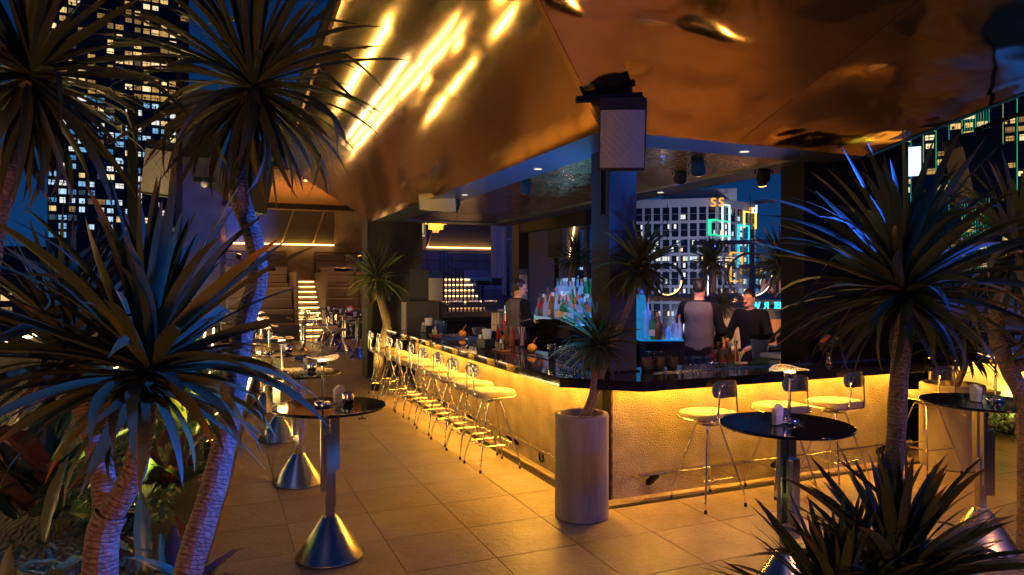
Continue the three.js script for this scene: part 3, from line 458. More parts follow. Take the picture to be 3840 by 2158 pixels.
// planters they grow in, with understorey
{
  const o = thing('planter_bed', 'long low concrete planter bed along the left of the terrace', 'planter');
  const s = new THREE.Shape(); [[-5, 1.5], [-0.30, 1.5], [-0.10, 4.6], [0.16, 7.6], [0.38, 10.4], [0.75, 14.5], [0.05, 16.5], [0.05, 26.3], [-2.9, 26.3], [-5, 16.5]].forEach(([x, z], i) => i ? s.lineTo(x, z) : s.moveTo(x, z));
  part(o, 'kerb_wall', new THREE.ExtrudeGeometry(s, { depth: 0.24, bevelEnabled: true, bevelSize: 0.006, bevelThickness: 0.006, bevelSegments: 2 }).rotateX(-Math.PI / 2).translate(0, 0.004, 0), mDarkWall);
  const soil = new THREE.PlaneGeometry(4.5, 15, 60, 160).rotateX(-Math.PI / 2); const sp = soil.attributes.position; for (let i = 0; i < sp.count; i++) sp.setY(i, 0.03 * fbm(sp.getX(i) * 4, sp.getZ(i) * 4)); soil.computeVertexNormals(); part(o, 'soil', soil, mSoil, [-2.85, 0.285, -9]);
  const o2 = thing('planter_bed', 'low planter bed at the right front of the terrace', 'planter'); const c = z26(2260, 1400, 2.9);
  part(o2, 'kerb_wall', box(1.15, 0.22, 0.75, 0.01), mDarkWall, [c.x, 0.115, c.z + 0.05], [0, -0.4, 0]);
}
// broad-leaved understorey: each plant a clump of paddle leaves
const paddle = [0.3, 0.8, 1.3].map((bend) => { const n = 8, pos = [], idx = []; let y = 0, z = 0; for (let i = 0; i <= n; i++) { const t = i / n, a = 0.3 - bend * t, w = 0.5 * Math.pow(Math.sin(Math.PI * Math.min(0.999, 0.06 + 0.94 * t)), 0.75); for (const s of [-1, -0.5, 0, 0.5, 1]) pos.push(s * w, y + 0.05 * Math.abs(s) * w + 0.012 * Math.sin(t * 20 + s * 3) * Math.abs(s), z); y += Math.sin(a) / n; z += Math.cos(a) / n; } for (let i = 0; i < n; i++) for (let s = 0; s < 4; s++) { const a = i * 5 + s, b = a + 1, c = a + 5, d = c + 1; idx.push(a, c, d, a, d, b); } const g = new THREE.BufferGeometry(); g.setAttribute('position', new THREE.Float32BufferAttribute(pos, 3)); g.setIndex(idx); g.computeVertexNormals(); return g; });
const mPaddle = [M([0.10, 0.17, 0.03], 0.4, 0, { transmission: 0.35, thickness: 0 }), M([0.05, 0.10, 0.03], 0.35), M([0.14, 0.05, 0.03], 0.45), M([0.22, 0.24, 0.05], 0.45, 0, { transmission: 0.4, thickness: 0 })];
function shrub(label, p, n, len, wid, pick) {
  const o = thing('leafy_plant', label, 'plant', p, 0, 'leafy plants in the beds');
  for (let i = 0; i < n; i++) { const el = rr(5, 80), m = part(o, 'leaf', paddle[(rnd() * 3) | 0], mPaddle[pick[(rnd() * pick.length) | 0]], [rr(-0.12, 0.12), rr(0, 0.25) * len, rr(-0.12, 0.12)], null, [len * wid * rr(0.7, 1.2), len * rr(0.6, 1.1), len * rr(0.6, 1.1)]); m.rotation.set(-el * D2R, i * 2.4 + rr(-0.4, 0.4), rr(-0.3, 0.3), 'YXZ'); }
  return o;
}
shrub('broad pale green leaf glowing over the left uplight', V(-0.60, 0.62, -3.55), 4, 0.42, 0.16, [3]);
shrub('yellow-green plant behind the forked dragon tree', V(-0.75, 0.3, -3.3), 18, 0.42, 0.22, [0, 3]);
shrub('dark leafy plant at the foot of the winding trunk', V(-0.20, 0.3, -3.65), 20, 0.42, 0.19, [1, 1, 2]);
shrub('leafy plant with a few red leaves along the left bed', V(-0.32, 0.3, -5.6), 22, 0.50, 0.21, [1, 2, 0]);
shrub('bright leafy plant beside the light strip in the left bed', V(-0.30, 0.3, -7.6), 24, 0.55, 0.26, [0, 0, 1, 3]);
shrub('tall leafy plant farther along the left bed', V(-0.22, 0.3, -9.4), 24, 0.62, 0.25, [0, 1, 3]);
shrub('dark spreading plant at the far end of the left bed', V(-0.25, 0.3, -11.8), 24, 0.7, 0.22, [1, 1, 0]);
shrub('large dark leaved plant in the middle of the left bed', V(-1.1, 0.3, -5.4), 26, 0.9, 0.17, [1, 1, 2]);
shrub('leafy plant in the lower left corner of the bed', V(-1.25, 0.3, -2.75), 20, 0.55, 0.19, [1, 2]);
shrub('leafy plant low at the right front under the dragon plants', z26(2200, 1400, 2.6).setY(0.22), 20, 0.32, 0.20, [0, 3, 1]);
{ // small-leaved ground cover
  const cover = (name, label, x0, x1, z0, z1, y, n, mt, s) => { const geos = []; for (let i = 0; i < n; i++) { const g = paddle[i % 3].clone().scale(0.5, 1, 1).scale(s, s, s).rotateX(-rr(0, 1.3)).rotateY(rr(0, 6.3)).translate(rr(x0, x1), y + rr(0, 0.12), rr(z0, z1)); geos.push(g); } const m = part(scene, unique(name), join(geos), mt); tag(m, label, 'ground cover', null, 'stuff'); };
  cover('ground_cover', 'small leaved ground cover in the left bed', -1.6, -0.15, -4.6, -2.6, 0.30, 900, mPaddle[1], 0.06);
  cover('ground_cover', 'pale small leaved ground cover near the left uplight', -0.95, -0.35, -3.6, -2.9, 0.34, 420, mPaddle[3], 0.06);
  cover('ground_cover', 'small leaved ground cover farther along the left bed', -1.0, -0.25, -12, -4.8, 0.30, 1400, mPaddle[1], 0.08);
}
{ const a = z26(2420, 1010, 8.2); const geos = []; for (let i = 0; i < 1500; i++) { const r = Math.sqrt(rnd()) * 0.8, q = rr(0, 6.3); geos.push(paddle[i % 3].clone().scale(0.035, 0.07, 0.07).rotateX(-rr(-0.5, 1.3)).rotateY(rr(0, 6.3)).translate(a.x + 0.7 + r * Math.cos(q), rr(0.05, 0.55) * (1 - r * 0.6) , a.z - 0.1 + r * Math.sin(q) * 0.7)); } tag(part(scene, 'shrubs', join(geos), mPaddle[1]), 'low clipped green shrubs beyond the right table', 'shrubs', null, 'stuff'); }

// ---------------------------------------------------------------- the city round the roof
const face = (p) => Math.atan2(-p.x, -p.z);                        // turn that faces the terrace
const winMats = { warm: [[1, 0.66, 0.24], [1, 0.56, 0.16], [1, 0.74, 0.38], [0.9, 0.50, 0.16]].map((c, i) => glow(c, [0.95, 0.55, 1.3, 0.32][i])), cold: [[0.25, 0.62, 1], [0.55, 0.80, 1], [0.10, 0.45, 0.95], [0.85, 0.85, 0.80]].map((c, i) => glow(c, [0.8, 1.0, 0.5, 1.1][i])), dim: [glow([0.35, 0.55, 0.9], 0.10), glow([0.8, 0.6, 0.4], 0.12)] };
function tower(name, label, px0, px1, pyTop, d, yBot, rows, cols, body, band, lit, opts = {}) { // a slab block facing the roof
  const mid = at((px0 + px1) / 2, 1060, d), w = (px1 - px0) / FOCAL * d, top = EYE + (1060 - pyTop) / FOCAL * d, h = top - yBot, fh = h / rows, cw = w / cols;
  const o = thing(name, label, 'building', [mid.x, yBot, mid.z], face(mid) + (opts.turn ?? 0));
  part(o, 'wall', bx(-w / 2, w / 2, 0, h, -w * 0.8, -0.25), body);
  if (opts.glass !== false) part(o, 'glass_skin', bx(-w / 2 + 0.1, w / 2 - 0.1, 0.1, h - 0.1, -0.25, -0.20), opts.skin ?? mSkin);
  for (let r = 0; r <= rows; r++) part(o, 'floor_band', bx(-w / 2 - 0.05, w / 2 + 0.05, r * fh - fh * (opts.band ?? 0.12), r * fh + fh * (opts.band ?? 0.12), -0.24, 0.15), band);
  if (opts.posts) for (let c = 0; c <= cols; c += opts.posts) part(o, 'mullion', bx(-w / 2 + c * cw - 0.15 * cw * (opts.postw ?? 1), -w / 2 + c * cw + 0.15 * cw * (opts.postw ?? 1), 0, h, -0.22, 0.10), band);
  let n = 0; const bars = [];
  for (let r = rows - 1; r >= 0; r--) for (let c = 0; c < cols; c++) {
    const k = lit(r / rows, c / cols); if (!k) continue;
    const wide = rr(0.55, 0.92) * cw, x = -w / 2 + (c + 0.5) * cw, y = (r + 0.5) * fh, hh = fh * rr(0.5, 0.66);
    if (n++ < 290) part(o, 'lit_window', box(wide, hh, 0.04), k[(rnd() * k.length) | 0], [x, y, -0.17]);
    if (d < 320) { for (let q = 0; q < 2; q++) bars.push(box(0.10 * cw / 3, hh, 0.05).translate(x + rr(-0.42, 0.42) * wide, y, -0.13)); if (rnd() < 0.6) bars.push(box(wide, hh * rr(0.06, 0.16), 0.05).translate(x, y + rr(-0.3, 0.3) * hh, -0.13)); if (rnd() < 0.4) bars.push(box(wide * rr(0.1, 0.3), hh * rr(0.2, 0.6), 0.03).translate(x + rr(-0.3, 0.3) * wide, y - hh * 0.2, -0.14)); }
  }
  if (bars.length) tag(part(o, 'window_bars', join(bars), mFrameDark), null, null, null, 'stuff');
  return [o, w, h, fh, cw];
}
const mSkin = M([0.012, 0.018, 0.035], 0.15, 0.1), mFrameDark = M([0.03, 0.03, 0.035], 0.6), mNight = M([0.05, 0.055, 0.07], 0.6), mNightBand = M([0.055, 0.06, 0.08], 0.5), mPaleStone = M([0.55, 0.53, 0.55], 0.7);
tower('residential_tower', 'tall dark glass tower with yellow and blue windows behind left palms', 222, 672, -260, 260, -42, 56, 15, mNight, mNightBand, (v, u) => {
  const py = 1060 - (v * 173.8 - 42 - 1.85) / 260 * 2604; // height on the picture decides which tenants have lights on
  if (py < 300) return rnd() < 0.42 ? winMats.warm : rnd() < 0.06 ? winMats.dim : null;
  if (py < 400) return rnd() < 0.62 ? winMats.warm : null;
  return rnd() < (u > 0.78 && py > 700 ? 0.25 : 0.50) ? (rnd() < 0.14 ? winMats.warm : winMats.cold) : rnd() < 0.12 ? winMats.dim : null;
});
tower('stair_tower', 'narrow side bay of the dark tower with few lit windows', 676, 706, -260, 262, -42, 56, 1, mNight, mNightBand, (v) => rnd() < 0.28 ? winMats.warm : null);
{ // right tower, outlined with green light lines
  const [o, w, h] = tower('hotel_tower', 'dark tower with green light lines at the right behind the canopy', 3410, 3960, 150, 240, -42, 42, 13, mNight, mNightBand, (v, u) => rnd() < (Math.floor(u * 13) % 3 === 1 ? 0.08 : 0.5) ? winMats.warm : null, { band: 0.08 });
  const mg = [glow([0.02, 0.75, 0.32], 0.8), glow([0.02, 0.55, 0.50], 0.6), glow([0.6, 0.8, 0.25], 0.5)];
  for (let k = 0; k <= 13; k++) { part(o, 'neon_line', bx(-0.10, 0.10, 0, h * 0.97, 0, 0.1), mg[k % 3], [-w / 2 + k / 13 * w, 0, 0.16]); if (k === 5 || k === 6) for (let q = 1; q < 5; q++) part(o, 'neon_line', bx(-0.07, 0.07, 0, h * 0.97, 0, 0.1), mg[(q + k) % 3], [-w / 2 + (k + q * 0.2) / 13 * w, 0, 0.16]); }
  part(o, 'sign_screen', box(6.2, 10.5, 0.2), glow([0.65, 0.85, 1], 1.6), [at(3453, 590, 240).sub(at(3685, 590, 240)).length() * -1, EYE + (1060 - 585) / FOCAL * 240 + 42, 0.6]);
}
{ // white office block with outlined bays: nearest corner at px 2688
  const S = 280, C = at(2688, 1060, S), A = at(2380, 1060, S * 1.03), B = at(2834, 1060, S * 1.075), top = EYE + (1060 - 742) / FOCAL * S, yb = -42;
  const o = thing('office_block', 'white framed office block with coloured neon outlines in the middle distance', 'building', [C.x, 0, C.z]);
  const wallOf = (P, Q, cols, first) => { // facade from P to Q in plan
    const L = P.distanceTo(Q), g = new THREE.Group(); const X = Q.clone().sub(P).normalize(), N = V(-X.z, 0, X.x).multiplyScalar(first ? 1 : 1); const f = V(-X.z, 0, X.x).dot(P.clone().negate()) > 0 ? V(-X.z, 0, X.x) : V(X.z, 0, -X.x);
    const m4 = new THREE.Matrix4().makeBasis(X, V(0, 1, 0), X.clone().cross(V(0, 1, 0))); const flip = X.clone().cross(V(0, 1, 0)).dot(f) > 0 ? 1 : -1; m4.setPosition(P.clone().sub(C));
    const put = (name, geo, mt) => { geo.applyMatrix4(m4); return part(o, name, geo, mt); };
    put('wall', bx(0, L, yb, top, -0.9 * flip, -0.5 * flip), mNight); put('glass_skin', bx(0.05, L - 0.05, yb, top - 3.2, -0.5 * flip, -0.44 * flip), mSkin);
    put('parapet', bx(-0.02, L, top - 3.4, top, -0.48 * flip, 0.15 * flip), mPaleStone);
    for (let c = 0; c <= cols; c++) put('pier', bx(c / cols * L - 0.45, c / cols * L + 0.45, yb, top - 3.42, -0.43 * flip, 0.1 * flip), mPaleStone);
    for (let r = 1; r < 7; r++) put('spandrel', bx(0, L, top - 3.4 - r * 6.6, top - 3.4 - r * 6.6 + 1.1, -0.42 * flip, 0.05 * flip), mPaleStone);
    for (let r = 0; r < 7; r++) for (let c = 0; c < cols; c++) for (let q = 0; q < 2; q++) { const y0 = top - 3.4 - r * 6.6 - (q + 1) * 2.75, lit = r === 3 && q === 0 ? 0.85 : r >= 1 ? 0.17 : 0.07;
      for (let s = 0; s < 3; s++) if (rnd() < lit) { const x0 = (c + 0.06 + s * 0.3) / cols * L; put('lit_window', bx(x0, x0 + 0.26 / cols * L, y0 + 0.6, y0 + 2.4, -0.42 * flip, -0.40 * flip), rnd() < 0.65 ? winMats.cold[3] : rnd() < 0.5 ? winMats.cold[1] : winMats.warm[2]); }
      put('transom', bx(c / cols * L + 0.45, (c + 1) / cols * L - 0.45, y0 - 0.05, y0 + 0.05, -0.42 * flip, -0.30 * flip), mPaleStone); }
    return (u, y0, y1, u1, mt) => put('neon_line', bx(u * L, u1 * L, y0, y1, 0.3 * flip, 0.7 * flip), mt);
  };
  const hy = (py) => EYE + (1060 - py) / FOCAL * S, nl = wallOf(C, A, 9), nr = wallOf(C, B, 6);
  const rect = (f, u0, u1, p0, p1, mt, t = 0.5, sides = 'lrtb') => { const y1 = hy(p0), y0 = hy(p1), du = t / 16; if (sides.includes('t')) f(u0, y1 - t, y1, u1, mt); if (sides.includes('b')) f(u0, y0, y0 + t, u1, mt); if (sides.includes('l')) f(u0, y0 + t, y1 - t, u0 + du, mt); if (sides.includes('r')) f(u1 - du, y0 + t, y1 - t, u1, mt); };
  const g1 = glow([0.02, 0.85, 0.40], 1.4), g2 = glow([0.65, 0.9, 1], 1.5), g3 = glow([0.02, 0.62, 0.9], 1.4), g4 = glow([1, 0.45, 0.05], 1.4), g5 = glow([1, 0.75, 0.1], 1.5);
  rect(nl, 0, 0.10, 822, 884, g1, 0.6, 'rtb'); rect(nr, 0.0, 0.30, 825, 886, g1, 0.5, 'tb'); rect(nr, 0.10, 0.30, 763, 905, g2, 0.45, 'lrt'); rect(nr, 0.50, 0.82, 833, 1003, g3, 0.7); rect(nr, 0.30, 0.62, 942, 1058, g4, 0.55); rect(nr, 0.65, 0.99, 778, 850, g5, 0.55, 'lrt');
  const s1 = new TextGeometry('S', { font, size: 3.4, depth: 0.4, curveSegments: 4 }); const orange = glow([1, 0.35, 0.02], 1.6);
  for (const [px, py] of [[2664, 758], [2693, 757]]) { const p = at(px, py, S - 4).sub(C); part(o, 'sign_letter', s1, orange, [p.x, p.y, p.z], [0, face(C), 0]); }
  const p = at(2818, 784, S * 1.04).sub(C); part(o, 'sign_letter', new TextGeometry('d', { font, size: 3.2, depth: 0.4, curveSegments: 4 }), glow([0.9, 0.95, 1], 1.6), [p.x, p.y, p.z], [0, face(C), 0]); const p2 = at(2822, 772, S * 1.04).sub(C); part(o, 'sign_lamp', box(2.4, 1.2, 0.5), orange, [p2.x, p2.y + 0.6, p2.z], [0, face(C), 0]);
  const r0 = at(2600, 735, S * 1.02).sub(C), r1 = at(2800, 748, S * 1.09).sub(C); part(o, 'plant_room', bx(-22, 8, 0, 4.6, -24, -8), mPaleStone, [0, top, 0], [0, face(C), 0]); part(o, 'roof_railing', bx(-2, 22, 0, 1.6, -30, -29.8), mNightBand, [4, top, 0], [0, face(C) - 0.5, 0]);
  const front = at(2650, 1300, 190); spot([front.x - 10, -20, front.z], [C.x, 12, C.z], [0.55, 0.62, 1.0], 7000, 30, 20);
  const front2 = at(3000, 1300, 210); spot([front2.x, -20, front2.z], [C.x + 10, 12, C.z - 8], [0.60, 0.62, 1.0], 6500, 30, 20);
}
tower('apartment_block', 'pale apartment block with small windows behind the hoop', 2775, 2905, 1000, 210, -42, 16, 9, mPaleStone, mPaleStone, () => rnd() < 0.5 ? winMats.cold : rnd() < 0.5 ? winMats.dim : winMats.warm, { posts: 1, band: 0.2, glass: true });
tower('old_town_house', 'pinkish lit building low beside the hoop', 2858, 2935, 1070, 130, -42, 9, 6, M([0.55, 0.33, 0.30], 0.8), M([0.55, 0.33, 0.30], 0.8), () => rnd() < 0.6 ? winMats.warm : null, { posts: 1, band: 0.22 });
tower('low_rise_block', 'low grey block with an orange lit sign at right of hoop', 2930, 3040, 1096, 120, -42, 11, 7, M([0.30, 0.28, 0.28], 0.8), M([0.30, 0.28, 0.28], 0.8), () => rnd() < 0.16 ? winMats.warm : null, { glass: false })[0].add(new THREE.Group());
{ const p = at(2958, 1112, 118); single('shop_sign', 'long orange lit sign on the low grey block', 'sign', box(1.5, 0.35, 0.1), glow([1, 0.4, 0.03], 1.2), [p.x, p.y, p.z], [0, face(p), 0]); const q = at(2660, 1300, 100); spot([q.x + 12, -10, q.z], at(2895, 1100, 130), [1, 0.6, 0.55], 1600, 22, 10); }
tower('far_tower', 'slim tower with blue windows seen through the lounge window', 1885, 1955, 820, 300, -42, 30, 5, mNight, mNightBand, (v, u) => rnd() < 0.55 ? winMats.cold : null);
tower('far_block', 'distant dim block low in the lounge window', 2050, 2110, 1030, 400, -42, 20, 6, mNight, mNightBand, () => rnd() < 0.25 ? winMats.warm : null);
tower('far_block', 'distant dim block behind the corner column window', 2150, 2260, 1000, 420, -42, 22, 9, mNight, mNightBand, () => rnd() < 0.25 ? winMats.cold : null);
tower('far_block', 'dark office block low behind the left palms', -120, 215, 930, 160, -42, 16, 8, M([0.10, 0.10, 0.12], 0.8), mNightBand, (v) => v > 0.55 && rnd() < 0.10 ? winMats.warm : null, { glass: false });
tower('far_block', 'dim block right of the dark tower low over the bed', 420, 840, 1010, 140, -42, 16, 14, mNight, mNightBand, () => rnd() < 0.22 ? winMats.cold : null);
{ // houses beyond the right wall
  for (const [px, py, w, d, l] of [[3575, 1090, 90, 70, 'small white pavilion with dark pyramid roof beyond the right wall'], [3655, 1095, 70, 72, 'smaller dark roofed pavilion right of the white one'], [3760, 1085, 130, 66, 'wide dark roofed pavilion at the right edge']]) {
    const p = at(px, py, d), W = w / FOCAL * d, o = thing('pavilion', l, 'building', [p.x, -12, p.z], face(p)); part(o, 'wall', bx(-W / 2, W / 2, 0, p.y + 12, -W, 0), mPaleStone); part(o, 'roof', new THREE.ConeGeometry(W * 0.78, W * 0.42, 4).rotateY(Math.PI / 4).translate(0, p.y + 12 + W * 0.21, -W / 2), mFrameDark); part(o, 'window', box(W * 0.14, W * 0.14, 0.06), mSkin, [0, p.y + 12 - W * 0.18, 0.02], [0, 0, Math.PI / 4]);
  }
}

// ---------------------------------------------------------------- lounge at the far end
const mBooth = M([0.10, 0.075, 0.075], 0.55, 0, { bumpMap: repeated(grain, 3, 3), bumpScale: 0.003 }), mBoothBase = M([0.06, 0.045, 0.035], 0.7), mLedW = glow([1, 0.60, 0.20], 6), mPanel = M([0.05, 0.035, 0.025], 0.6), mTaupe = M([0.22, 0.17, 0.13], 0.75, 0, { map: repeated(cloudy, 0.4, 0.4) });
const lounge = thing('lounge_wall', 'end wall of the lounge with two dark lit-edge window panels', 'wall');
part(lounge, 'wall', metreUV(bx(0.1, 12.2, 0, 6, -27.2, -27.6)), mTaupe);
function litPanel(x0, x1, slant, mull) { // dark glass bay with a warm line along its sill
  const f = part(lounge, 'window_panel', bx(x0, x1, 3.30, 4.55, -27.16, -27.195), mBlackSatin);
  part(f, 'frame_top', bx(x0, x1, 4.552, 4.60, -27.08, -27.195), mTaupe); part(f, 'light_line', bx(x0, x1, 3.25, 3.297, -27.06, -27.12), mLedW);
  for (const m of mull) part(f, 'mullion', beam([m, 3.30, -27.10], [m + slant, 4.55, -27.10], 0.05, 0.05), mTaupe);
  strip([x0, 3.31, -27.03], [x1, 3.31, -27.03], 0.06, [0, 1, -0.12], AMBER, 60, 'window_led_light');
  strip([x0, 3.24, -27.03], [x1, 3.24, -27.03], 0.06, [0, -1, 0.35], AMBER, 14, 'window_led_light');
}
litPanel(0.3, 4.1, 0.42, [2.2, 3.32]); litPanel(7.78, 10.55, 0.4, [7.80, 10.53]);
{ const c = thing('lounge_ceiling', 'timber boarded ceiling over the far lounge', 'ceiling'); for (let k = 0; k < 9; k++) part(c, 'plank', metreUV(bx(0.35, 6.4, 4.80, 4.86, -19.0 - k * 0.9, -19.892 - k * 0.9)), mWood); part(c, 'fascia', bx(0.15, 12, 4.62, 4.795, -27.05, -27.19), mBlack); part(c, 'fascia', bx(0.35, 6.4, 4.865, 5.5, -18.9, -27.0), mBlack); }
function booth(label, x0, x1, yb, z, seatH = 0.45, back = 0.75, depth = 0.6) { // facing +z
  const o = thing('booth_sofa', label, 'sofa', [0, 0, 0], 0, 'booth sofas on the tiers'), n = Math.max(1, Math.round((x1 - x0) / 1.1)), w = (x1 - x0) / n;
  for (let k = 0; k < n; k++) { const a = x0 + k * w + 0.008, b = x0 + (k + 1) * w - 0.008; part(o, 'seat_cushion', box(b - a, 0.16, depth, 0.03), mBooth, [(a + b) / 2, yb + seatH - 0.08, z + depth / 2]); part(o, 'back_cushion', box(b - a, back * 0.46, 0.14, 0.035), mBooth, [(a + b) / 2, yb + seatH + back * 0.24, z + 0.06]); part(o, 'back_cushion', box(b - a, back * 0.46, 0.14, 0.035), mBooth, [(a + b) / 2, yb + seatH + back * 0.71, z + 0.03]); }
  part(o, 'plinth', bx(x0, x1, yb, yb + seatH - 0.165, z - 0.1, z + depth - 0.04), mBoothBase); part(o, 'back_board', bx(x0 - 0.03, x1 + 0.03, yb, yb + seatH + back + 0.03, z - 0.16, z - 0.06), mBoothBase); return o;
}
{ const t = thing('seating_tier', 'stepped dark platforms of the far lounge', 'platform');
  part(t, 'platform', bx(0.1, 2.40, 0.001, 0.52, -22.9, -27.15), mBoothBase); part(t, 'platform', bx(0.1, 2.40, 0.521, 1.40, -24.4, -27.15), mBoothBase); part(t, 'platform', bx(0.1, 2.40, 1.401, 1.95, -26.0, -27.15), mBoothBase);
  part(t, 'platform', bx(3.30, 12, 0.001, 0.52, -22.9, -27.15), mBoothBase); part(t, 'platform', bx(3.30, 12, 0.521, 1.40, -24.4, -27.15), mBoothBase); part(t, 'platform', bx(3.30, 12, 1.401, 1.95, -26.0, -27.15), mBoothBase); part(t, 'platform', bx(2.401, 3.299, 0.001, 1.94, -26.5, -27.15), mBoothBase);
  for (const x of [2.38, 3.32]) part(t, 'side_wall', bx(x - 0.04, x + 0.04, 0.52, 2.2, -23.4, -26.4), mTaupe); }
booth('long booth sofa on the lowest tier left of the stairs', 0.25, 2.3, 0.522, -24.2); booth('long booth sofa on the middle tier left of the stairs', 0.25, 2.3, 1.402, -25.9, 0.42, 0.6); booth('wall booth sofa on the top tier left of the stairs', 0.25, 2.3, 1.952, -27.0, 0.42, 0.6);
booth('booth sofa on the lowest tier right of the stairs', 3.4, 5.6, 0.522, -24.2); booth('booth sofa on the middle tier right of the stairs', 3.4, 5.9, 1.402, -25.9, 0.42, 0.6); booth('wall booth sofa on the top tier right of the stairs', 3.4, 6.6, 1.952, -27.0, 0.42, 0.6);
function flight(label, x0, x1, z0, y0, n, rise, run) {
  const o = thing('staircase', label, 'stairs');
  for (let k = 0; k < n; k++) { const y = y0 + (k + 1) * rise, z = z0 - k * run; const st = part(o, 'step', bx(x0, x1, y - 0.06, y, z, z - run - 0.03), mTaupe); part(o, 'riser', bx(x0 + 0.002, x1 - 0.002, y - rise, y - 0.062, z - 0.05, z - 0.08), mTaupe); part(st, 'led_strip', bx(x0 + 0.03, x1 - 0.03, y - 0.098, y - 0.064, z - 0.012, z - 0.045), mLedW); strip([x0 + 0.03, y - 0.1, z - 0.02], [x1 - 0.03, y - 0.1, z - 0.02], 0.03, [0, -1, 0.2], AMBER, 14, 'step_led_light'); }
  return o;
}
flight('straight stairs with glowing step edges in the far lounge', 2.44, 3.26, -23.25, 0, 11, 0.178, 0.28);
{ // second flight seen over the DJ desk, its black railing, booths and blue side wall
  const a = at(1668, 1118, 22), b = at(1826, 1118, 22); flight('stairs with glowing step edges behind the DJ desk', a.x, b.x, a.z + 0.4, 0.96, 6, 0.178, 0.28);
  const r = thing('stair_railing', 'black vertical bar railing in front of the lit stairs', 'railing'); for (let k = 0; k < 12; k++) { const p = at(1650 + k * 14.5, 1060, 20.5); part(r, 'bar', bx(-0.022, 0.022, 0.9, k < 3 ? 2.75 : k < 7 ? 2.2 : 1.75, -0.02, 0.02), mBlack, [p.x, 0, p.z]); } const p0 = at(1640, 1060, 20.5), p1 = at(1700, 1060, 20.5), p2 = at(1770, 1060, 20.5); part(r, 'handrail', beam([p0.x, 2.76, p0.z], [p1.x, 2.2, p1.z], 0.04, 0.04), mBlack); part(r, 'handrail', beam([p1.x, 2.22, p1.z], [p2.x, 2.22, p2.z], 0.04, 0.04), mBlack);
  booth('blue lit booth sofa behind the DJ desk, right of the stairs', 8.0, 9.9, 1.33, -23.2, 0.42, 0.56); booth('long blue lit wall sofa below the far lit panel', 6.7, 10.8, 1.952, -26.9, 0.42, 0.75);
  const t = thing('raised_floor', 'raised lounge floor behind the DJ desk', 'platform'); part(t, 'deck', bx(4.6, 12, 0.001, 0.98, -19.4, -22.85), mBoothBase); part(t, 'deck', bx(7.95, 12, 0.981, 1.32, -21.6, -22.88), mBoothBase); part(t, 'parapet', bx(8.5, 12, 0.981, 1.85, -19.4, -19.6), mTaupe);
  for (const [x, y, z, l] of [[8.2, 2.0, -22.6, 'low steel edged table by the upper blue booth'], [9.2, 1.5, -20.3, 'low steel edged table right of the blue booth'], [1.4, 2.35, -26.1, 'low steel edged table before the top left sofa'], [4.4, 2.35, -26.1, 'low steel edged table before the top right sofa']]) { const o = thing('lounge_table', l, 'table', [x, y - 0.45, z]); part(o, 'tabletop', box(1.0, 0.14, 0.6, 0.01), mBrushed, [0, 0.42, 0]); part(o, 'leg', cyl(0.05, 0.08, 0.35, 12), mSteel); const g = thing('water_carafe', l.replace('low steel edged table', 'clear carafe on the low table'), 'carafe', [x + 0.1, y + 0.042, z]); part(g, 'glass', lathe([[0, 0], [0.07, 0], [0.08, 0.1], [0.05, 0.2], [0.07, 0.28]], 12), mGlass); }
  const w = thing('side_wall', 'blue lit wall and dark pillar at the right of the lounge', 'wall'); const q = at(1979, 1060, 17), q2 = at(2055, 1060, 18.2); part(w, 'wall', metreUV(bx(0, q2.x - q.x + 0.1, 0, 5, -0.3, 0)), M([0.35, 0.36, 0.40], 0.8), [q.x, 0, q.z]); part(w, 'pillar', bx(-0.26, -0.005, 0, 4.6, -0.35, 0.05), mDarkWall, [q.x, 0, q.z]); const b0 = at(1965, 850, 17), b1 = at(2225, 755, 11); part(w, 'beam', beam([b0.x, b0.y, b0.z], [b1.x, b1.y - 0.2, b1.z], 0.25, 0.30), mBlack);
  const e = thing('window_wall', 'tall framed windows with a brown reveal beside the lit panel', 'window'); const e0 = at(1852, 1060, 24), e1 = at(1890, 1060, 24), e2 = at(1953, 1060, 24); const bm = (A, B, y0, y1, mt, n, dz = 0.12) => part(e, n, bx(0, B.x - A.x, y0, y1, -dz, 0), mt, [A.x, 0, A.z]); bm(e0, e1, 2.0, 5, mTaupe, 'reveal', 0.3); part(e, 'post', bx(-0.05, 0.05, 1.4, 4.4, -0.1, 0.1), mTaupe, [e1.x, 0, e1.z]); part(e, 'post', bx(-0.04, 0.04, 1.4, 4.4, -0.1, 0.1), mTaupe, [(e1.x + e2.x) / 2 + 0.1, 0, e1.z - 0.2]); part(e, 'transom', beam([e1.x, 3.3, e1.z], [e2.x, 3.45, e2.z], 0.06, 0.06), mTaupe); part(e, 'pane', bx(0, e2.x - e1.x, 1.4, 4.4, -0.22, -0.21), mGlass, [e1.x, 0, e1.z]); bm(e1, e2, 0, 1.4, mDarkWall, 'sill_wall', 0.2);
  const s = speaker('black loudspeaker on a stand against the blue wall', at(2082, 890, 16.5), -YAW - 0.2, 0.12, 0.34, 0.95, 0.35, false); part(s, 'stand', bx(-0.05, 0.05, -2.6, -0.5, -0.2, -0.1), mBlack);
  speaker('bass loudspeaker on the upper tier under the far lit panel', at(1867, 975, 25), -YAW, 0, 0.45, 0.55, 0.4); speaker('pale column loudspeaker behind the left bartender', at(1963, 1070, 13.5), -YAW, 0, 0.16, 0.62, 0.2);
}
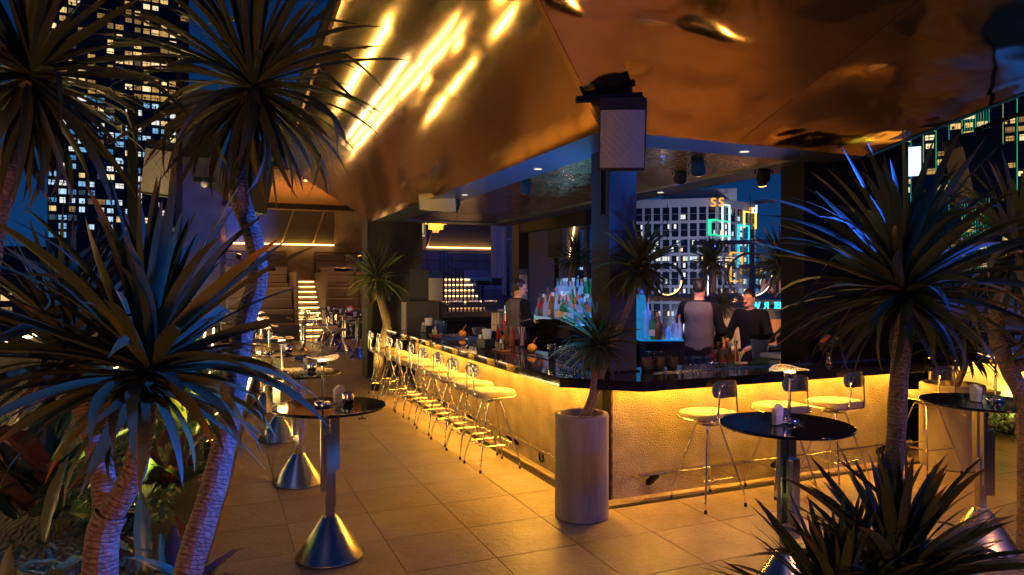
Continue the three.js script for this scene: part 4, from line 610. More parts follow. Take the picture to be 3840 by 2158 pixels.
{ // leaning pillar with a light slot, window wall behind the corner column
  const o = thing('leaning_pillar', 'leaning taupe pillar with a bright vertical light slot', 'pillar'); const a = at(2108, 1150, 18), b = at(2160, 770, 18); part(o, 'shaft', beam([a.x, a.y - 1, a.z], [b.x, b.y, b.z], 0.42, 0.3), mTaupe); const c = at(2135, 965, 17.78), d = at(2158, 828, 17.78); part(o, 'light_slot', beam([c.x, c.y, c.z], [d.x, d.y, d.z], 0.07, 0.03), glow([1, 0.66, 0.28], 7)); const m = c.clone().add(d).multiplyScalar(0.5); strip([c.x, c.y, c.z + 0.05], [d.x, d.y, d.z + 0.05], 0.07, [-0.2, 0.1, 1], WARM, 30, 'pillar_light');
  const w = thing('window_frame', 'dark window frames behind the corner column', 'window'); const A = at(2045, 1060, 18.6), B = at(2300, 1060, 18.6); for (const px of [2050, 2088, 2200, 2290]) { const p = at(px, 1060, 18.6); part(w, 'post', bx(-0.05, 0.05, 0, 4.4, -0.08, 0.08), mTaupe, [p.x, 0, p.z]); } for (const y of [1.55, 2.35, 3.3]) part(w, 'transom', beam([A.x, y, A.z], [B.x, y, B.z], 0.07, 0.07), mTaupe); part(w, 'sill_wall', beam([A.x, 0.75, A.z], [B.x, 0.75, B.z], 0.2, 1.5), mPanel); part(w, 'pane', beam([A.x, 2.95, A.z - 0.1], [B.x, 2.95, B.z - 0.1], 0.01, 2.8), mGlass); }
{ // tiered glass-rod chandelier
  const p = at(1634, 812, 18), o = thing('chandelier', 'tiered glass rod chandelier glowing amber above the DJ area', 'chandelier', p); const mRod = M([1, 0.75, 0.4], 0.35, 0, { transmission: 0.5, thickness: 0, emissive: rgb(1, 0.5, 0.12), emissiveIntensity: 0.55 });
  part(o, 'canopy_plate', cyl(0.2, 0.2, 0.05, 20), mBlack); [[0.34, 0.0, 0.09], [0.28, 0.08, 0.12], [0.18, 0.18, 0.16], [0.07, 0.32, 0.10]].forEach(([r, y, h]) => { const n = Math.round(r * 70) + 4; const g = []; for (let k = 0; k < n; k++) { const a = k / n * 6.283; g.push(cyl(0.016, 0.016, h, 6).translate(Math.cos(a) * r, -y - h, Math.sin(a) * r)); } part(o, 'rod_tier', join(g), mRod); });
  part(o, 'hanger', cyl(0.015, 0.015, 0.9, 8), mBlack); lamp([p.x, p.y - 0.15, p.z], AMBER, 5, 6); part(o, 'bulb', new THREE.SphereGeometry(0.05, 12, 8), glow(AMBER, 8), [0, -0.15, 0]);
}
{ // backlit letters on the lounge wall
  const o = thing('wall_sign', 'backlit dark letter N sign with small word on the lounge wall', 'sign', [7.35, 3.75, -27.12]); const bar3 = []; for (let k = 0; k < 3; k++) bar3.push(beam([-0.12 + k * 0.07, 0.55, 0], [0.10 + k * 0.07, 0.0, 0], 0.03, 0.05)); bar3.push(bx(-0.16, -0.12, 0, 0.55, -0.02, 0.02), bx(0.28, 0.32, 0, 0.55, -0.02, 0.02), bx(-0.30, -0.26, 0, 0.5, -0.02, 0.02), bx(-0.23, -0.20, 0, 0.5, -0.02, 0.02)); part(o, 'letter', join(bar3), mBlack, [0, 0, 0.06]); part(o, 'glow_panel', box(0.72, 0.62, 0.02), glow([1, 0.74, 0.35], 0.7), [0, 0.27, -0.03]); const t = new TextGeometry('NING', { font, size: 0.10, depth: 0.02, curveSegments: 3 }); part(o, 'small_letters', t, glow([1, 0.8, 0.3], 1.2), [-0.26, -0.24, 0]); }
{ // DJ desk and its sub-woofers
  const o = thing('dj_desk', 'black DJ desk with mixer and decks at the far end of bar', 'desk'); const a = at(1602, 1140, 12.4), b = at(1872, 1140, 12.9); const y = 1.42; part(o, 'desk_top', beam([a.x, y, a.z], [b.x, y, b.z], 0.6, 0.05), mBlackSatin); part(o, 'steel_edge', beam([a.x, y - 0.14, a.z + 0.30], [b.x, y - 0.14, b.z + 0.30], 0.03, 0.10), mBrushed); part(o, 'front_board', beam([a.x, 0.62, a.z + 0.2], [b.x, 0.62, b.z + 0.2], 0.05, 1.2), mBlack); part(o, 'flight_case', beam([a.x, y - 0.24, a.z + 0.3], [b.x, y - 0.24, b.z + 0.3], 0.04, 0.06), mBlack);
  for (let k = 0; k < 4; k++) { const p = a.clone().lerp(b, 0.14 + k * 0.24), d = thing('dj_deck', ['leftmost DJ player on the desk', 'DJ mixer left of centre on the desk', 'DJ mixer right of centre on the desk', 'rightmost DJ player on the desk'][k], 'DJ deck', [p.x, y + 0.026, p.z + 0.05], -YAW + 0.1); part(d, 'case', box(0.26, 0.06, 0.34, 0.01), mBlackSatin, [0, 0.03, 0]); part(d, 'jog_wheel', cyl(0.09, 0.09, 0.02, 20), mSteel, [0, 0.06, 0.02]); for (let i = 0; i < 7; i++) part(d, 'button_light', cyl(0.010, 0.010, 0.012, 6), [glow([1, 0.5, 0.1], 2), glow([0.1, 0.5, 1], 2), glow([1, 0.1, 0.05], 1.5)][(i + k) % 3], [-0.1 + i * 0.033, 0.06, 0.13 + 0.02 * (i % 2)]); }
  const s1 = at(1572, 1072, 11.9); speaker('upper black bass cabinet left of the DJ desk', [s1.x, s1.y, s1.z], -YAW, 0, 0.31, 0.56, 0.35, false); const s2 = at(1585, 1192, 11.7); const q = thing('bass_cabinet', 'large black bass cabinet on the far end of the bar', 'loudspeaker', [s2.x, s2.y - 0.28, s2.z], -YAW); part(q, 'cabinet', bx(-0.27, 0.27, 0, 0.56, -0.5, 0), mBlackSatin); part(q, 'grille', metreUV(bx(-0.36, -0.275, -0.10, 0.54, -0.02, 0.0)), mGrille); const s3 = at(1622, 1085, 13.6); speaker('pale fronted monitor loudspeaker behind the DJ desk', [s3.x, s3.y, s3.z], -YAW + 0.3, 0, 0.4, 0.66, 0.4);
}

{ // tall side wall closing the lounge on the left, washed blue
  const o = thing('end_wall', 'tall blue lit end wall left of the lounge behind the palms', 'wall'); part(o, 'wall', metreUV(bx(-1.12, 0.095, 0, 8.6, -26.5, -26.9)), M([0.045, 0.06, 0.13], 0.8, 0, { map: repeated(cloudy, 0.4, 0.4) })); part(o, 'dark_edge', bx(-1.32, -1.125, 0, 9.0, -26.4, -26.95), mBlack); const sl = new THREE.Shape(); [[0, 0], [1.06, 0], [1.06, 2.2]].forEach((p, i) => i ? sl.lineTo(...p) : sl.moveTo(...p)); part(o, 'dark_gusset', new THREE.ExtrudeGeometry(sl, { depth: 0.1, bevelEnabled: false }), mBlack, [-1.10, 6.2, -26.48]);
  const m = thing('speaker_mast', 'thin dark mast with small camera beside the blue wall', 'mast'); const a = at(497, 1060, 14); part(m, 'mast', bx(-0.09, 0.09, 0, 5.6, -0.09, 0.09), mBlack, [a.x, 0, a.z]); const c = at(765, 675, 17.5); part(m, 'camera_arm', box(0.5, 0.12, 0.12), mBlack, [c.x, c.y, c.z]); part(m, 'camera_dome', new THREE.SphereGeometry(0.09, 12, 8), mWhite, [c.x, c.y - 0.1, c.z]);
}

// ---------------------------------------------------------------- back bar island with lit bottle tiers
const ord = (n) => ['first', 'second', 'third', 'fourth', 'fifth', 'sixth', 'seventh', 'eighth', 'ninth', 'tenth', 'eleventh', 'twelfth', 'thirteenth', 'fourteenth', 'fifteenth', 'sixteenth', 'seventeenth', 'eighteenth', 'nineteenth', 'twentieth'][n] ?? `${n + 1}th`;
const IA = V(4.53, 0, -10.0), IB = V(4.02, 0, -7.55), IX = IB.clone().sub(IA).normalize(), IN = V(-IX.z, 0, IX.x); // IN points into the island, away from the left counter
if (IN.x < 0) IN.negate();
const island = thing('back_bar', 'dark back bar island with stepped blue-lit bottle shelves', 'back bar');
const ibox = (name, u0, u1, y0, y1, n0, n1, mt) => { const L = IA.distanceTo(IB), g = new THREE.BoxGeometry((u1 - u0) * L, y1 - y0, n1 - n0); const m = new THREE.Matrix4().makeBasis(IX, V(0, 1, 0), IX.clone().cross(V(0, 1, 0))); const sgn = IX.clone().cross(V(0, 1, 0)).dot(IN) > 0 ? 1 : -1; g.translate((u0 + u1) / 2 * L, (y0 + y1) / 2, (n0 + n1) / 2 * sgn); g.applyMatrix4(m); return part(island, name, g, mt, [IA.x, 0, IA.z]); };
ibox('side_panel', 0, 1, 0.002, 1.36, 0, 0.03, mBlackGloss); ibox('carcass', 0, 1, 0.002, 1.315, 0.031, 0.95, mBlack);
const mShelf = glow([0.10, 0.45, 1.0], 1.3);
const tiers = [[1.325, 0.05, 0.20], [1.43, 0.20, 0.36], [1.535, 0.36, 0.52]];
tiers.forEach(([y, a, b], k) => { ibox('shelf_step', 0.01, 0.99, k ? 1.316 : 1.3155, y - 0.012, a, b, mBlack); ibox('shelf_light', 0.012, 0.988, y - 0.011, y - 0.004, a + 0.01, b - 0.005, mShelf); });
{ const L = IA.distanceTo(IB), c = IA.clone().addScaledVector(IX, L / 2).addScaledVector(IN, 0.3); strip([IA.x + IN.x * 0.26, 1.60, IA.z + IN.z * 0.26], [IB.x + IN.x * 0.26, 1.60, IB.z + IN.z * 0.26], 0.4, [0, 1, 0], [0.1, 0.45, 1], 0.9, 'shelf_led_light'); strip([IA.x + IN.x * 0.60, 1.75, IA.z + IN.z * 0.60], [IB.x + IN.x * 0.60, 1.75, IB.z + IN.z * 0.60], 0.5, [-IN.x, 0, -IN.z], [0.12, 0.42, 1], 1.6, 'shelf_led_light'); }
const gl = (c, o = 0.75) => M(c, 0.12, 0, { transmission: o, thickness: 0, ior: 1.5 });
const glassMats = { clear: gl([0.80, 0.90, 1.0], 0.7), 'ice blue': gl([0.35, 0.72, 1.0], 0.6), green: gl([0.03, 0.42, 0.12], 0.6), amber: gl([0.85, 0.36, 0.06], 0.6), red: gl([0.75, 0.06, 0.03], 0.45), brown: gl([0.30, 0.12, 0.03], 0.5) };
const capMats = [M([0.6, 0.06, 0.04], 0.4), M([0.75, 0.75, 0.78], 0.3, 0.6), M([0.3, 0.16, 0.07], 0.7), M([0.02, 0.02, 0.02], 0.4), M([0.05, 0.35, 0.15], 0.4)], labMats = [mPaper, M([0.75, 0.62, 0.35], 0.6), M([0.05, 0.05, 0.06], 0.5), M([0.65, 0.28, 0.08], 0.6)];
const shapes = [[[0, 0], [0.037, 0], [0.039, 0.01], [0.039, 0.17], [0.030, 0.20], [0.014, 0.225], [0.013, 0.28], [0.015, 0.285]], [[0, 0], [0.045, 0], [0.046, 0.12], [0.040, 0.145], [0.015, 0.165], [0.014, 0.205], [0.016, 0.21]], [[0, 0], [0.034, 0], [0.036, 0.20], [0.028, 0.235], [0.015, 0.25], [0.014, 0.305], [0.016, 0.31]], [[0, 0], [0.05, 0], [0.052, 0.03], [0.046, 0.10], [0.022, 0.15], [0.014, 0.18], [0.014, 0.225], [0.017, 0.23]]].map((p) => [lathe(p, 16), p[p.length - 1][1], p[1][0]]);
const capGeo = [cyl(0.016, 0.017, 0.035, 12), cyl(0.024, 0.014, 0.05, 12)], labGeo = shapes.map(([, , r]) => new THREE.CylinderGeometry(r + 0.0035, r + 0.0035, 0.075, 16, 1, true).translate(0, 0.085, 0));
function bottle(label, p, sh, tint, cap, lab, s = 1, group = 'bottles on the back bar') { const o = thing('bottle', label, 'bottle', p, rnd() * 6, group); o.scale.setScalar(s); part(o, 'glass', shapes[sh][0], glassMats[tint]); part(o, 'cap', capGeo[cap % 2], capMats[cap], [0, shapes[sh][1] - 0.005, 0]); if (lab >= 0 && sh !== 3) part(o, 'paper_label', labGeo[sh], labMats[lab]); return o; }
{ const tints = ['clear', 'ice blue', 'clear', 'amber', 'clear', 'green', 'red', 'brown', 'ice blue', 'amber'], L = IA.distanceTo(IB);
  tiers.forEach(([y, a, b], k) => { const n = [15, 15, 14][k]; for (let i = 0; i < n; i++) { const p = IA.clone().addScaledVector(IX, (0.03 + 0.94 * (i + rr(0.2, 0.8)) / n) * L).addScaledVector(IN, (a + b) / 2 + rr(-0.02, 0.02)), t = k === 2 ? (i > 8 && i < 12 ? 'green' : i % 3 ? 'clear' : 'ice blue') : k === 0 && i < 3 ? ['ice blue', 'red', 'red'][i] : tints[(rnd() * 10) | 0]; bottle(`${t} bottle, ${ord(i)} along the ${['lowest', 'middle', 'top'][k]} blue-lit shelf`, [p.x, y - 0.003, p.z], k === 2 ? 2 : (rnd() * 4) | 0, t, (rnd() * 5) | 0, ((rnd() * 5) | 0) - 1, 1.08); } }); }
{ // right wing of the back bar: cyan block shelf with large bottles
  const o = thing('bottle_plinth', 'glowing cyan stepped bottle plinth right of the corner column', 'shelf'); const c = at(2420, 1268, 8.3), mC = glow([0.02, 0.36, 0.9], 0.5); const X = RIGHT; const bl = (px0, px1, y0, y1, d, mt, n) => { const a = at(px0, 1060, d), b = at(px1, 1060, d); return part(o, n, beam([a.x, (y0 + y1) / 2, a.z], [b.x, (y0 + y1) / 2, b.z], 0.25, y1 - y0), mt); };
  bl(2392, 2560, 0.002, 1.14, 8.5, mBlack, 'cabinet'); bl(2392, 2555, 1.141, 1.165, 8.5, mC, 'shelf_light'); bl(2385, 2418, 1.166, 1.70, 8.55, mC, 'light_block'); const s0 = at(2470, 1060, 8.35); strip([at(2395, 1060, 8.3).x, 1.17, at(2395, 1060, 8.3).z], [at(2555, 1060, 8.3).x, 1.17, at(2555, 1060, 8.3).z], 0.12, [0, 1, 0.3], [0.05, 0.45, 1], 3, 'plinth_led_light');
  [[2405, 1.70, 8.5, 3, 'ice blue', 1.5, 'large ice blue decanter on top of the glowing plinth'], [2428, 1.166, 8.4, 0, 'ice blue', 1.6, 'tall pale blue bottle with cork beside the glowing plinth'], [2446, 1.166, 8.28, 2, 'green', 1.0, 'green bottle on the glowing plinth shelf'], [2467, 1.166, 8.3, 1, 'brown', 1.35, 'dark spirit decanter on the glowing plinth shelf'], [2485, 1.166, 8.3, 3, 'amber', 0.7, 'small amber bottle on the glowing plinth shelf'], [2507, 1.166, 8.3, 1, 'ice blue', 0.85, 'square pale blue bottle on the glowing plinth shelf'], [2532, 1.166, 8.3, 0, 'clear', 0.9, 'clear bottle, left of two at the plinth end'], [2548, 1.166, 8.3, 0, 'clear', 0.95, 'clear bottle, right of two at the plinth end']].forEach(([px, y, d, sh, t, s, l]) => { const p = at(px, 1060, d); bottle(l, [p.x, y, p.z], sh, t, 2, t === 'green' ? 1 : -1, s); }); }

// ---------------------------------------------------------------- things on the counter
const CY = CT + 0.0015;
const tumbler = lathe([[0, 0.012], [0.027, 0.012], [0.033, 0.088], [0.035, 0.09], [0.036, 0.088], [0.030, 0.0], [0, 0.0]], 20), upturned = tumbler.clone().rotateX(Math.PI).translate(0, 0.09, 0);
function glassware(label, p, geo, s = 1, sy = 1) { const o = thing('drinking_glass', label, 'glass', p, rnd(), 'glasses on the bar'); part(o, 'glass', geo, mGlass, null, null, [s, s * sy, s]); return o; }
[[3.83, -5.02], [3.88, -4.99], [3.92, -5.04], [3.96, -5.0], [4.04, -5.0], [4.10, -5.06]].forEach(([x, z], i) => glassware(`upturned clear tumbler, ${ord(i)} from left in the row on right counter`, [x, CY, z], upturned, 1.25));
{ let n = 0; for (let r = 0; r < 3; r++) for (let c = 0; c < 6; c++) glassware(`tall clear glass, ${ord(n++)} in the cluster left of the corner column`, [3.04 + r * 0.085 + rr(-0.008, 0.008), CY, -5.62 - c * 0.085 + rr(-0.008, 0.008)], tumbler, 1.15, 1.5); }
{ let n = 0; for (let r = 0; r < 2; r++) for (let c = 0; c < 5; c++) glassware(`blue tinted tall glass, ${ord(n++)} in the cluster at far end`, [3.05 + r * 0.09, CY, -10.0 - c * 0.09], tumbler, 1.2, 1.7); for (let k = 0; k < 4; k++) glassware(`stacked clear glass, ${ord(k)} beside the black straw caddy`, [3.0 + 0.08 * (k % 2), CY, -8.15 - 0.08 * ((k / 2) | 0)], tumbler, 1.2, 1.9); }
single('steel_tumbler', 'tall polished steel shaker tin beside the glass cluster', 'shaker', lathe([[0, 0], [0.034, 0], [0.045, 0.17], [0.043, 0.17], [0.032, 0.006], [0, 0.006]], 28), mChrome, [2.98, CY, -6.03]);
{ const skin = dataTex(128, (u, v) => 0.5 + 0.6 * per(u, v, 30, 2)), mOr = M([0.85, 0.30, 0.02], 0.45, 0, { bumpMap: skin, bumpScale: 0.003 });
  for (const [x, z, l] of [[3.17, -9.25, 'orange on the counter beside the far condiment tray'], [3.17, -6.9, 'orange with a garnish stick near the glass cluster']]) { const o = thing('orange', l, 'fruit', [x, CY, z]); part(o, 'fruit', new THREE.SphereGeometry(0.055, 24, 16).scale(1, 0.92, 1).translate(0, 0.05, 0), mOr); part(o, 'garnish_stick', rod([0, 0.09, 0], [0.05, 0.17, 0.01], 0.006), M([0.5, 0.1, 0.03], 0.6)); }
  const o = thing('orange_half', 'cut orange half with its flesh facing out on the white board', 'fruit', [5.62, CT + 0.05, -5.5], -YAW - 0.3); part(o, 'peel', new THREE.SphereGeometry(0.05, 20, 10, 0, Math.PI * 2, 0, Math.PI / 2).rotateX(-Math.PI / 2).translate(0, 0.04, 0), mOr, [0, 0, 0]); part(o, 'flesh', new THREE.CircleGeometry(0.046, 24).translate(0, 0.04, 0.001), M([0.95, 0.45, 0.08], 0.35)); const o2 = thing('orange_half', 'orange half lying cut side down on the white board', 'fruit', [5.45, CT + 0.048, -5.46]); part(o2, 'peel', new THREE.SphereGeometry(0.05, 20, 8, 0, Math.PI * 2, 0, Math.PI / 2), mOr);
  single('cutting_board', 'white cutting board with orange halves on the inner bar', 'cutting board', box(0.6, 0.045, 0.26, 0.008), mWhite, [5.45, CT + 0.024, -5.47], [0, 0.05, 0]); }
function caddyTray(label, p) { const o = thing('condiment_tray', label, 'tray', p, 0.1); part(o, 'tray', box(0.12, 0.018, 0.22, 0.004), M([0.35, 0.10, 0.03], 0.5), [0, 0.009, 0]); for (let k = 0; k < 3; k++) { const b = part(o, 'sauce_bottle', cyl(0.022, 0.024, 0.075, 12), M([0.05, 0.015, 0.01], 0.15), [0, 0.018, -0.07 + k * 0.065]); part(b, 'dropper_cap', cyl(0.010, 0.018, 0.04, 10), k === 1 ? mWhite : mBlack, [0, 0.075, 0]); } return o; }
caddyTray('small wooden tray of bitters bottles at the far left counter', [2.90, CY, -9.66]); caddyTray('small wooden tray of sauce bottles on the middle of left counter', [2.92, CY, -7.19]);
function strawBox(label, p) { const o = thing('straw_caddy', label, 'straw holder', p, 0.15); const b = part(o, 'caddy', box(0.14, 0.11, 0.20, 0.006), mBlackSatin, [0, 0.055, 0]); part(o, 'paper_sleeve', lathe([[0, 0.1], [0.045, 0.1], [0.06, 0.22], [0, 0.20]], 16), mPaper, [0, 0.0, 0.03]); part(o, 'napkin_stack', box(0.10, 0.06, 0.07, 0.004), mPaper, [0, 0.12, -0.06]); return o; }
strawBox('black straw caddy with white sleeve at the far end', [2.98, CY, -10.35]); strawBox('black straw caddy with white sleeve in the middle of left counter', [2.90, CY, -7.62]);
{ const j = lathe([[0.022, 0], [0.008, 0.045], [0.026, 0.10], [0.024, 0.10], [0.005, 0.046], [0.020, 0]], 20); single('jigger', 'steel jigger on the left counter beside the stacked glasses', 'jigger', j, mChrome, [3.0, CY, -8.55]); single('jigger', 'tall steel jigger in front of the man in black, left of two', 'jigger', j.clone().scale(1.3, 1.5, 1.3), mChrome, [at(2698, 1270, 7.9).x, CT - 0.15, at(2698, 1270, 7.9).z]); single('jigger', 'tall steel jigger in front of the man in black, right of two', 'jigger', j.clone().scale(1.3, 1.5, 1.3), mChrome, [at(2713, 1270, 7.9).x, CT - 0.15, at(2713, 1270, 7.9).z]); }
for (let k = 0; k < 6; k++) bottle(`amber syrup bottle, ${ord(k)} in the cluster on the left counter`, [3.28 + 0.07 * (k % 2), CY, -7.75 - 0.11 * k], [0, 2, 1][k % 3], k % 3 === 1 ? 'red' : 'amber', 2, -1, 0.72, 'syrup bottles on the counter');
{ const o = thing('straw_glass', 'glass of red striped straws on the left counter', 'straws', [3.33, CY, -7.55]); part(o, 'glass', tumbler, mGlass, null, null, [1.3, 1.5, 1.3]); for (let k = 0; k < 9; k++) part(o, 'straw', rod([rr(-0.02, 0.02), 0.02, rr(-0.02, 0.02)], [rr(-0.06, 0.06), 0.24, rr(-0.06, 0.06)], 0.004, 6), k % 2 ? M([0.7, 0.08, 0.03], 0.5) : mPaper); }
{ const o = thing('bottle_crate', 'wire crate of coloured juice cartons behind the left counter', 'crate', [at(1890, 1200, 10.4).x, 1.12, at(1890, 1200, 10.4).z], -YAW); const cols = [[0.6, 0.5, 0.15], [0.55, 0.45, 0.14], [0.6, 0.5, 0.2], [0.1, 0.14, 0.3], [0.5, 0.03, 0.02], [0.5, 0.04, 0.02], [0.45, 0.03, 0.03], [0.02, 0.22, 0.06], [0.03, 0.25, 0.08]]; cols.forEach((c, k) => part(o, 'carton', box(0.034, 0.27, 0.08, 0.003), M(c, 0.45), [-0.17 + k * 0.042, 0.14, 0])); for (const y of [0.10, 0.26]) part(o, 'wire', tube([[-0.2, y, 0.06], [0.2, y, 0.06], [0.2, y, -0.06], [-0.2, y, -0.06]], 0.003, 32, 4, true, 0.05), mSteel); const c = thing('folded_cloth', 'white folded cloth on top of the juice cartons', 'cloth', [o.position.x + 0.05, 1.40, o.position.z], -YAW); const g = new THREE.PlaneGeometry(0.28, 0.14, 20, 10).rotateX(-Math.PI / 2), p = g.attributes.position; for (let i = 0; i < p.count; i++) p.setY(i, 0.03 + 0.05 * fbm(p.getX(i) * 9, p.getZ(i) * 12)); g.computeVertexNormals(); part(c, 'cloth', g, mPaper); part(c, 'fold', g.clone().rotateY(0.4), mPaper, [0.01, 0.012, 0]); }
{ const p = at(1925, 1175, 10.9), o = thing('till_screen', 'bright till screen behind the left bartender', 'screen', [p.x, p.y - 0.1, p.z], -YAW + 0.5); part(o, 'bezel', box(0.36, 0.28, 0.03, 0.006), mBlack, [0, 0.1, 0]); const s = part(o, 'screen', box(0.33, 0.24, 0.004), glow([0.55, 0.85, 1], 1.3), [0, 0.1, 0.018]); part(s, 'window_pane', box(0.16, 0.09, 0.002), glow([0.15, 0.25, 0.4], 0.8), [0.05, -0.01, 0.004]); part(o, 'stand', bx(-0.03, 0.03, -0.35, 0, -0.03, -0.01), mBlack); const t = thing('till_counter', 'low black service counter under the till screen', 'counter', [p.x, 0, p.z], -YAW); part(t, 'cabinet', bx(-0.4, 0.25, 0, p.y - 0.45, -0.3, 0.15), mBlack); }
{ // fruit bowl, steel cup, blender, bitters, ginger, herbs
  const o = thing('fruit_bowl', 'brass pedestal bowl of fruit on the right counter', 'bowl', [5.31, CY, -4.86]); o.scale.setScalar(1.0); part(o, 'bowl', lathe([[0, 0], [0.055, 0], [0.05, 0.012], [0.022, 0.03], [0.018, 0.075], [0.03, 0.085], [0.085, 0.115], [0.112, 0.175], [0.118, 0.19], [0.113, 0.19], [0.08, 0.125], [0, 0.10]], 36), mBrass);
  const f = (n, l, g, c, x, y, z) => single(n, l, 'fruit', g, M(c, 0.4, 0, { bumpMap: repeated(grain, 2, 2), bumpScale: 0.001 }), [5.31 + x, CY + y, -4.86 + z]); f('mango', 'reddish mango at the left in the fruit bowl', new THREE.SphereGeometry(0.05, 18, 12).scale(1.25, 0.9, 0.9), [0.5, 0.10, 0.03], -0.05, 0.222, 0.01); f('cucumber', 'dark green cucumber across the fruit bowl', new THREE.CapsuleGeometry(0.025, 0.17, 6, 12).rotateZ(1.5).rotateY(0.3), [0.02, 0.06, 0.015], 0.0, 0.213, 0.065); f('lime', 'pale green lime at the right in the fruit bowl', new THREE.SphereGeometry(0.036, 16, 12), [0.35, 0.42, 0.12], 0.085, 0.215, 0.02); f('pineapple', 'knobbly brown pineapple end in the fruit bowl', new THREE.SphereGeometry(0.05, 18, 12), [0.30, 0.16, 0.05], 0.02, 0.225, -0.04);
  single('steel_dish', 'small steel dish beside the fruit bowl', 'dish', lathe([[0, 0], [0.045, 0], [0.05, 0.05], [0.047, 0.05], [0.042, 0.006], [0, 0.006]], 24), mSteel, [5.3, CY, -5.12]);
  const b = thing('blender', 'blender with clear jug and black lid before the man in black', 'blender', [5.30, CT - 0.19, -5.75]); part(b, 'base', box(0.2, 0.12, 0.2, 0.02), mBlack, [0, 0.06, 0]); part(b, 'jug', lathe([[0, 0.125], [0.07, 0.125], [0.095, 0.36], [0.092, 0.36], [0.066, 0.13], [0, 0.13]], 8), M([0.55, 0.65, 0.8], 0.3, 0, { transmission: 0.6, thickness: 0 })); part(b, 'lid', box(0.19, 0.055, 0.19, 0.02), mBlack, [0, 0.385, 0]); part(b, 'plunger', cyl(0.013, 0.02, 0.11, 10), mBlack, [0, 0.41, 0]);
  for (let k = 0; k < 4; k++) { const p = at(2925 + k * 14, 1295, 8.1); bottle(`small bitters dropper bottle, ${ord(k)} from left on the steel ledge`, [p.x, CT + 0.04, p.z], 1, 'brown', 3, -1, 0.75, 'bitters bottles'); }
  const lg = thing('steel_ledge', 'steel ledge carrying the bitters bottles', 'shelf', [at(2945, 1295, 8.1).x, CT, at(2945, 1295, 8.1).z]); part(lg, 'ledge', box(0.6, 0.036, 0.2), mSteel, [0, 0.02, 0]); part(lg, 'leg', bx(-0.28, 0.28, -1.075, 0, -0.08, 0.08), mBlack);
  const gg = thing('ginger_garnish', 'ginger pieces with a fan of yellow straws on the counter', 'garnish', [4.47, CY, -5.12]); for (let k = 0; k < 6; k++) part(gg, 'ginger', new THREE.SphereGeometry(0.02, 8, 6).scale(rr(0.8, 1.6), 0.8, 1), M([0.6, 0.38, 0.18], 0.7), [rr(-0.07, 0.07), 0.015, rr(-0.03, 0.03)]); for (let k = 0; k < 8; k++) part(gg, 'straw', rod([0.0, 0.02, 0], [0.01 + k * 0.008, 0.12 + rr(-0.01, 0.01), rr(-0.02, 0.02)], 0.003, 5), M([0.8, 0.7, 0.15], 0.5)); part(gg, 'pick', rod([-0.06, 0, 0.02], [-0.06, 0.28, 0.02], 0.006), M([0.7, 0.55, 0.08], 0.4));
  const hb = []; for (let k = 0; k < 160; k++) hb.push(tube([[rr(-0.1, 0.1), 0.005, rr(-0.04, 0.04)], [rr(-0.1, 0.1), rr(0.02, 0.06), rr(-0.04, 0.04)], [rr(-0.1, 0.1), rr(0.0, 0.05), rr(-0.04, 0.04)]], 0.0025, 5, 3)); const hh = part(scene, 'herb_sprigs', join(hb), M([0.07, 0.14, 0.03], 0.6), [4.72, CY, -5.12]); tag(hh, 'loose heap of green herb sprigs on the counter', 'herbs', null, 'stuff');
  for (let k = 0; k < 3; k++) { const o2 = thing('dark_mug', `dark mug, ${ord(k)} from left beside the upturned tumblers`, 'mug', [3.42 + k * 0.12, CY, -5.08 + 0.02 * k], k); part(o2, 'body', lathe([[0, 0], [0.04, 0], [0.05, 0.05], [0.045, 0.12], [0.041, 0.12], [0.044, 0.05], [0, 0.008]], 20), M([0.05, 0.04, 0.045], 0.3)); part(o2, 'handle', new THREE.TorusGeometry(0.028, 0.007, 6, 16).translate(0.055, 0.06, 0), M([0.05, 0.04, 0.045], 0.3)); }
  const ic = thing('ingredient_jar', 'clear container of red fruit behind the corner column', 'jar', [3.62, CY, -5.25]); part(ic, 'jar', box(0.15, 0.14, 0.12, 0.01), mGlass, [0, 0.075, 0]); for (let k = 0; k < 8; k++) part(ic, 'fruit_piece', new THREE.SphereGeometry(0.024, 8, 6), M([0.55, 0.06, 0.04], 0.5), [rr(-0.045, 0.045), 0.03 + 0.02 * (k % 2), rr(-0.03, 0.03)]);
  for (let k = 0; k < 9; k++) { const p = at(2672 + k * 11, 1330, 7.2); bottle(`dark liqueur bottle, ${ord(k)} in the speed rail before the waiter`, [p.x, 0.94 - 0.03, p.z], k % 3, ['red', 'brown', 'brown', 'amber'][k % 4], k % 5, k % 4, 0.95, 'bottles in the speed rail'); }
}

